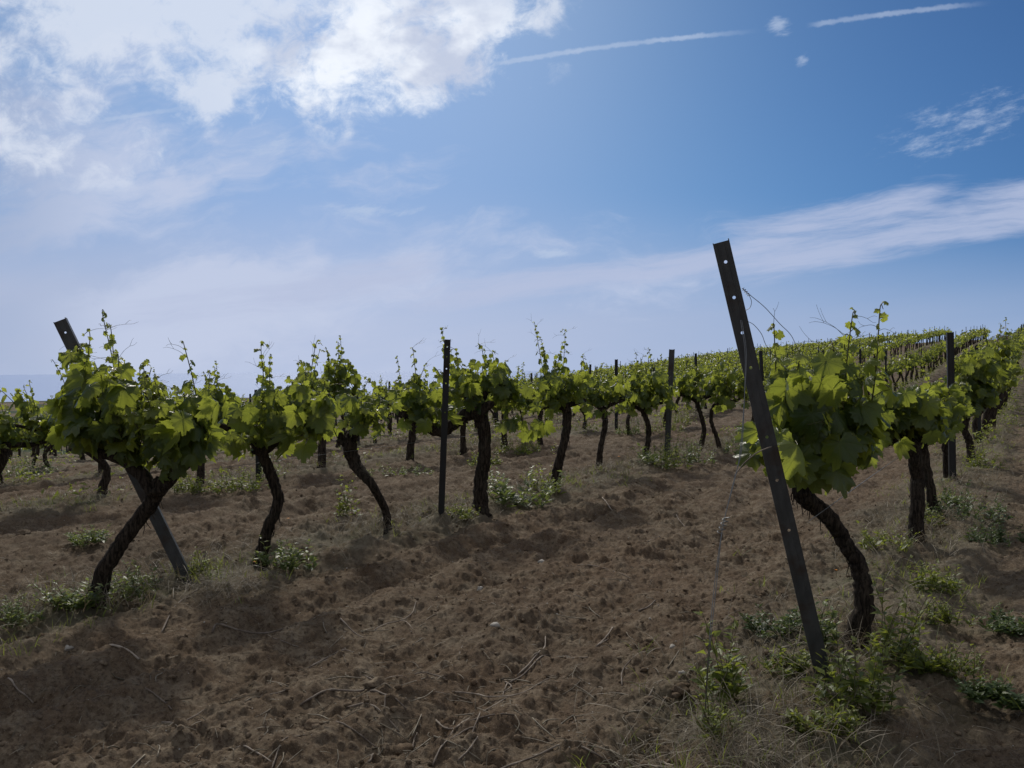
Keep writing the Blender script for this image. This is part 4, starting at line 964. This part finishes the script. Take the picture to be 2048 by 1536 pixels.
WEEDS = [
 (1455, 1395, 95, 150, 'tall', 'Y', 'light green weed clump standing right of the anchor wire'), (1432, 1475, 80, 100, 'tall', 'Y', 'leafy weed hugging the anchor rod'),
 (1705, 1405, 150, 150, 'tall', 'Y', 'bushy yellow-green weed at the foot of the thick leaning post'), (1790, 1325, 110, 150, 'tall', 'Y', 'tall fine yellow-green weed right of the nearest trunk'),
 (1835, 1330, 90, 50, 'low', 'Y', 'low weed beside the tall fine one'), (1640, 1452, 110, 80, 'low', 'Y', 'broad weed spreading in front of the leaning post foot'),
 (1868, 1185, 105, 90, 'bush', 'Y', 'bright green bush weed in the lane at right'), (1888, 1245, 75, 60, 'bush', 'Y', 'small weed just below the bright bush weed'),
 (1928, 1350, 85, 80, 'bush', 'Y', 'pale feathery weed alone at lower right'), (1765, 1100, 80, 55, 'low', 'Y', 'low light weed left of the straight trunk foot'),
 (1925, 1035, 140, 80, 'bush', 'D', 'dark leafy weed right of the flared foot'), (1998, 1085, 100, 55, 'bush', 'D', 'dark weed near the right edge'),
 (1642, 1290, 55, 110, 'tall', 'B', 'thin blue-green weed behind the leaning post'), (1560, 1265, 110, 60, 'low', 'D', 'dark low weeds left of the leaning post'),
 (1850, 1050, 55, 55, 'tall', 'Y', 'small weed between the close pair of trunks'), (2015, 1260, 80, 45, 'low', 'D', 'dark creeping weed at the right edge'),
 (1578, 1345, 60, 60, 'low', 'Y', 'little weed left of the leaning post foot'), (1990, 1400, 90, 40, 'low', 'D', 'flat dark weed in the bottom right corner area'),
 (1035, 1008, 125, 85, 'thistle', 'B', 'blue-green thistle clump right of the thickest trunk'), (1085, 985, 60, 80, 'tall', 'Y', 'tall light weed left of the tallest-shoots vine'),
 (560, 958, 80, 110, 'tall', 'B', 'dense blue-green weed behind the bowed trunk'), (470, 980, 110, 60, 'bush', 'Y', 'wide green weed left of the low dark post'),
 (378, 985, 60, 50, 'bush', 'Y', 'small green weed right of the Y fork'), (925, 1036, 50, 36, 'low', 'Y', 'small bright weed between the slim post and the thickest trunk'),
 (578, 1132, 95, 90, 'bush', 'B', 'grey-green weed at the foot of the bowed trunk'), (262, 1188, 110, 80, 'bush', 'B', 'blue-green weed right of the forked trunk foot'),
 (148, 1215, 85, 65, 'thistle', 'B', 'pale thistle weed left of the forked trunk foot'), (25, 1245, 90, 60, 'bush', 'B', 'green weed at the left edge'),
 (392, 1152, 70, 60, 'bush', 'Y', 'yellow weed behind the foot of the leaning left post'), (190, 1085, 80, 40, 'low', 'B', 'sparse weed up the soil left of the fork'),
 (690, 1035, 38, 80, 'tall', 'Y', 'thin weed left of the slanting trunk'), (1342, 935, 80, 70, 'tall', 'Y', 'weed at the foot of the dark upright post'),
 (1382, 925, 80, 60, 'bush', 'B', 'weed left of the two-trunk look vine'), (1306, 928, 50, 50, 'low', 'B', 'weed right of the curved trunk foot'),
 (790, 948, 150, 22, 'low', 'B', 'low flowering weed patch left of the slim post'), (1050, 905, 120, 45, 'bush', 'Y', 'weed patch behind the thistle clump'),
 (1330, 862, 70, 40, 'bush', 'Y', 'bright weed patch behind the dark upright post'), (1365, 848, 80, 38, 'bush', 'Y', 'bright weed patch right of the dark upright post, behind'),
 (1265, 868, 60, 36, 'bush', 'B', 'weed patch right of the slim second-row post'), (965, 930, 60, 40, 'bush', 'Y', 'weed right behind the thickest trunk'),
 (1960, 935, 60, 60, 'bush', 'Y', 'weed right of the hooked trunk'), (1905, 1005, 50, 34, 'low', 'B', 'low weed at the foot of the tall dark post'),
 (60, 950, 120, 60, 'bush', 'D', 'dark weeds below the leaf mass at far left'), (1480, 905, 70, 50, 'bush', 'B', 'weed behind the thick leaning post'),
]
WM = {'Y': M_WEEDY, 'B': M_WEEDB, 'D': M_WEEDD}
for i, (px, py, w, h, kind, c, lab) in enumerate(WEEDS):
    q = ground_at(px, py); k = q[1] / F; g = np.random.default_rng(1200 + i); mb = MB(); q[2] = gz(q[0], q[1])
    weed_mesh(mb, q, h * k, w * k, kind, g); o = mb.build('weed', [WM[c], M_STEM], None, origin=q); tag(o, lab, 'weed', 'weeds at the foot of the rows')
# far weeds: uncountable strips under the rows
mb = MB(); g = np.random.default_rng(77)
for k, n in enumerate(ROWN[:6]):
    for j in range(90 if k else 60):
        t = g.uniform(13 if k < 2 else 4, 60); x, y = nt2xy(n + g.normal(0, .25), t)
        if not inview(x, y, gz(x, y)): continue
        h = g.uniform(.12, .32); w = g.uniform(.2, .5)
        for i in range(34):
            q = np.array([x + g.normal(0, w * .5), y + g.normal(0, w * .5), 0]); q[2] = gz(q[0], q[1])
            u = g.random(); put_leaf(mb, WT, q + [0, 0, u * h], np.r_[g.normal(0, 1, 2), .7], np.r_[g.normal(0, .4, 2), 1], g.uniform(.05, .09), u, g)
o = mb.build('undergrowth', M_WEEDY, None, origin=(0, 0, 0)); tag(o, 'green undergrowth in the shade beneath the farther vines', 'weeds', kind='stuff')
# green blades and dry straw along the row feet
def strip(n_, seed, mat, name, label, hlo, hhi, w, tmax, spread, curl, rows=(0, 1, 2, 3)):
    g = np.random.default_rng(seed); mb = MB(); c = 0
    while c < n_:
        k = rows[g.integers(len(rows))]; t = (1.6 if k < 2 else 1.2) + (tmax - 1.6) * g.random() ** 1.5
        nn = ROWN[k] + g.normal(0, spread); x, y = nt2xy(nn, t)
        if not inview(x, y, gz(x, y), 30): continue
        if fbm(np.array([x * 1.3]), np.array([y * 1.3]), 2, seed)[0] < .5: 
            if g.random() < .8: continue
        for j in range(g.integers(3, 9)):
            q = np.array([x + g.normal(0, .025), y + g.normal(0, .025), 0]); q[2] = gz(q[0], q[1]) + .01
            blade(mb, q, np.r_[g.normal(0, .45, 2), 1.0], g.uniform(hlo, hhi), w * (1 + q[1] / 12), g, 0, float(g.random()), curl * g.uniform(.2, 1.4)); c += 1
    o = mb.build(name, mat, None, origin=(0, 0, 0)); tag(o, label, 'grass', kind='stuff')
strip(22000, 41, M_STRAW, 'dry_grass', 'dry straw-coloured grass matted along the feet of the vine rows', .04, .19, .0016, 26, .26, 1.0)
strip(9000, 42, M_WEEDY, 'grass', 'thin green grass growing along the feet of the vine rows', .03, .12, .0016, 26, .28, .6)
# lying straw and twiglets everywhere in the lane
g = np.random.default_rng(43); mb = MB()
n = 2800; a = g.uniform(-.68, .68, n); r = 2.0 * (16 / 2.0) ** (g.random(n) ** .85); x = r * np.sin(a); y = r * np.cos(a); z = hsmooth(x, y) + hdetail(x, y)
for i in range(n):
    L = g.uniform(.015, .07); b = g.uniform(0, 6.28); d = np.array([math.cos(b), math.sin(b), g.normal(0, .25)]) * L; p = np.array([x[i], y[i], z[i] + .006])
    mb.tube([p - d * .5, p + [0, 0, .003], p + d * .5], [.0014, .0017, .0012], 3, 0, age=float(g.random()), cap=False)
for i in range(170):
    px = g.normal(1000, 420); py = g.triangular(1060, 1500, 1536) if i % 3 else g.uniform(1180, 1536)
    if not 20 < px < 2000: continue
    q = ground_at(px, py); L = g.uniform(.05, .17); b = g.uniform(0, 6.28); r_ = g.uniform(.0016, .0034); d = np.array([math.cos(b), math.sin(b), 0]) * L / 2
    kink = g.normal(0, .012, 3) * [1, 1, .3]; P_ = [q - d, q + kink, q + d]
    for w_ in P_: w_[2] = gzd(w_[0], w_[1]) + r_ * .8
    P_[1][2] = max(P_[1][2], (P_[0][2] + P_[2][2]) / 2); mb.tube(crom(P_, 3), np.linspace(r_, r_ * .7, 7), 5, 0, age=float(g.random() ** .6))
o = mb.build('twig_litter', M_STRAW, None, origin=(0, 0, 0)); tag(o, 'fine straw and twig litter strewn over the soil', 'litter', kind='stuff')
# grey dry grass bundle at the foot of the leaning left post, and at the anchor rod
for px, py, w, h, nb, lab in [(445, 1180, 150, 70, 420, 'pale curled dry grass tuft right of the leaning left post foot'), (1480, 1500, 170, 80, 520, 'grey dry grass tuft around the anchor rod at bottom'), (1770, 1040, 60, 30, 120, 'dry grass tuft left of the straight trunk')]:
    q = ground_at(px, py); k = q[1] / F; mb = MB(); g = np.random.default_rng(px)
    for i in range(nb):
        p = q + np.array([g.normal(0, w * k * .3), g.normal(0, w * k * .3), 0]); p[2] = gz(p[0], p[1]) + .005
        blade(mb, p, np.r_[g.normal(0, .7, 2), g.uniform(.4, 1.2)], h * k * g.uniform(.4, 1.2), .0011, g, 0, float(g.uniform(.2, 1)), g.uniform(.3, 1.6))
    o = mb.build('dry_grass_tuft', M_STRAW, None, origin=q); tag(o, lab, 'grass tuft', 'dry grass tufts')
# wildflowers
for i, (px, py, lab) in enumerate([(510, 1125, 'tiny orange flower at the foot of the bowed trunk'), (577, 1038, 'orange flower above the grey-green weed'), (1238, 914, 'tiny orange flower between two trunks right of centre'), (1672, 1140, 'small orange flower left of the S-shaped trunk')]):
    q = ground_at(px, py + 14); k = q[1] / F; q[2] = gz(q[0], q[1]); root = empty('wildflower', q); tag(root, lab, 'flower', 'orange wildflowers')
    top = q + [0, 0, 14 * k]; mb = MB(); mb.tube([q, (q + top) / 2 + [.003, 0, 0], top], [.0015, .0013, .001], 4); mb.build('stem', M_STEM, root, origin=q)
    mb = MB(); gg = np.random.default_rng(i)
    for j in range(8):
        b = j * .785; put_leaf(mb, WT, top, np.array([math.cos(b), math.sin(b), .35]), np.array([0, 0, 1.0]), 4.0 * k, .5, gg)
    mb.build('petals', M_FLOWER, root, origin=q)

# ------------------------------------------------------------------ brush on the skyline
def brush(x, y, w, h, g, mb, n):
    z = gz(x, y)
    for i in range(n):
        q = np.array([x + g.normal(0, w * .4), y + g.normal(0, .4), 0]); q[2] = gz(q[0], q[1]) - .05
        blade(mb, q, np.r_[g.normal(0, .35, 2), 1], h * g.uniform(.4, 1.1), .022, g, 0, float(g.random()), .4)
for i, (px, t, w, h, lab) in enumerate([(2010, 104, .9, .9, 'round dry bush alone on the bare dirt crest at right'), (1562, 106, 1.2, .9, 'dry brush clump on the skyline right of the leaning post'), (1592, 106, 1.1, 1.1, 'taller dry brush clump on the skyline'),
                                       (1625, 106, 1.4, .7, 'low dry brush on the skyline left of the far rows')]):
    r_ = ray(px, 700); r_ = r_[0] / r_[1]; Y = t / (r_ * U[0] + U[1]); mb = MB(); g = np.random.default_rng(i + 5)
    brush(r_ * Y, Y, w, h, g, mb, 420); o = mb.build('bush', M_STRAW, None, origin=(r_ * Y, Y, gz(r_ * Y, Y))); tag(o, lab, 'bush', 'dry bushes on the crest')
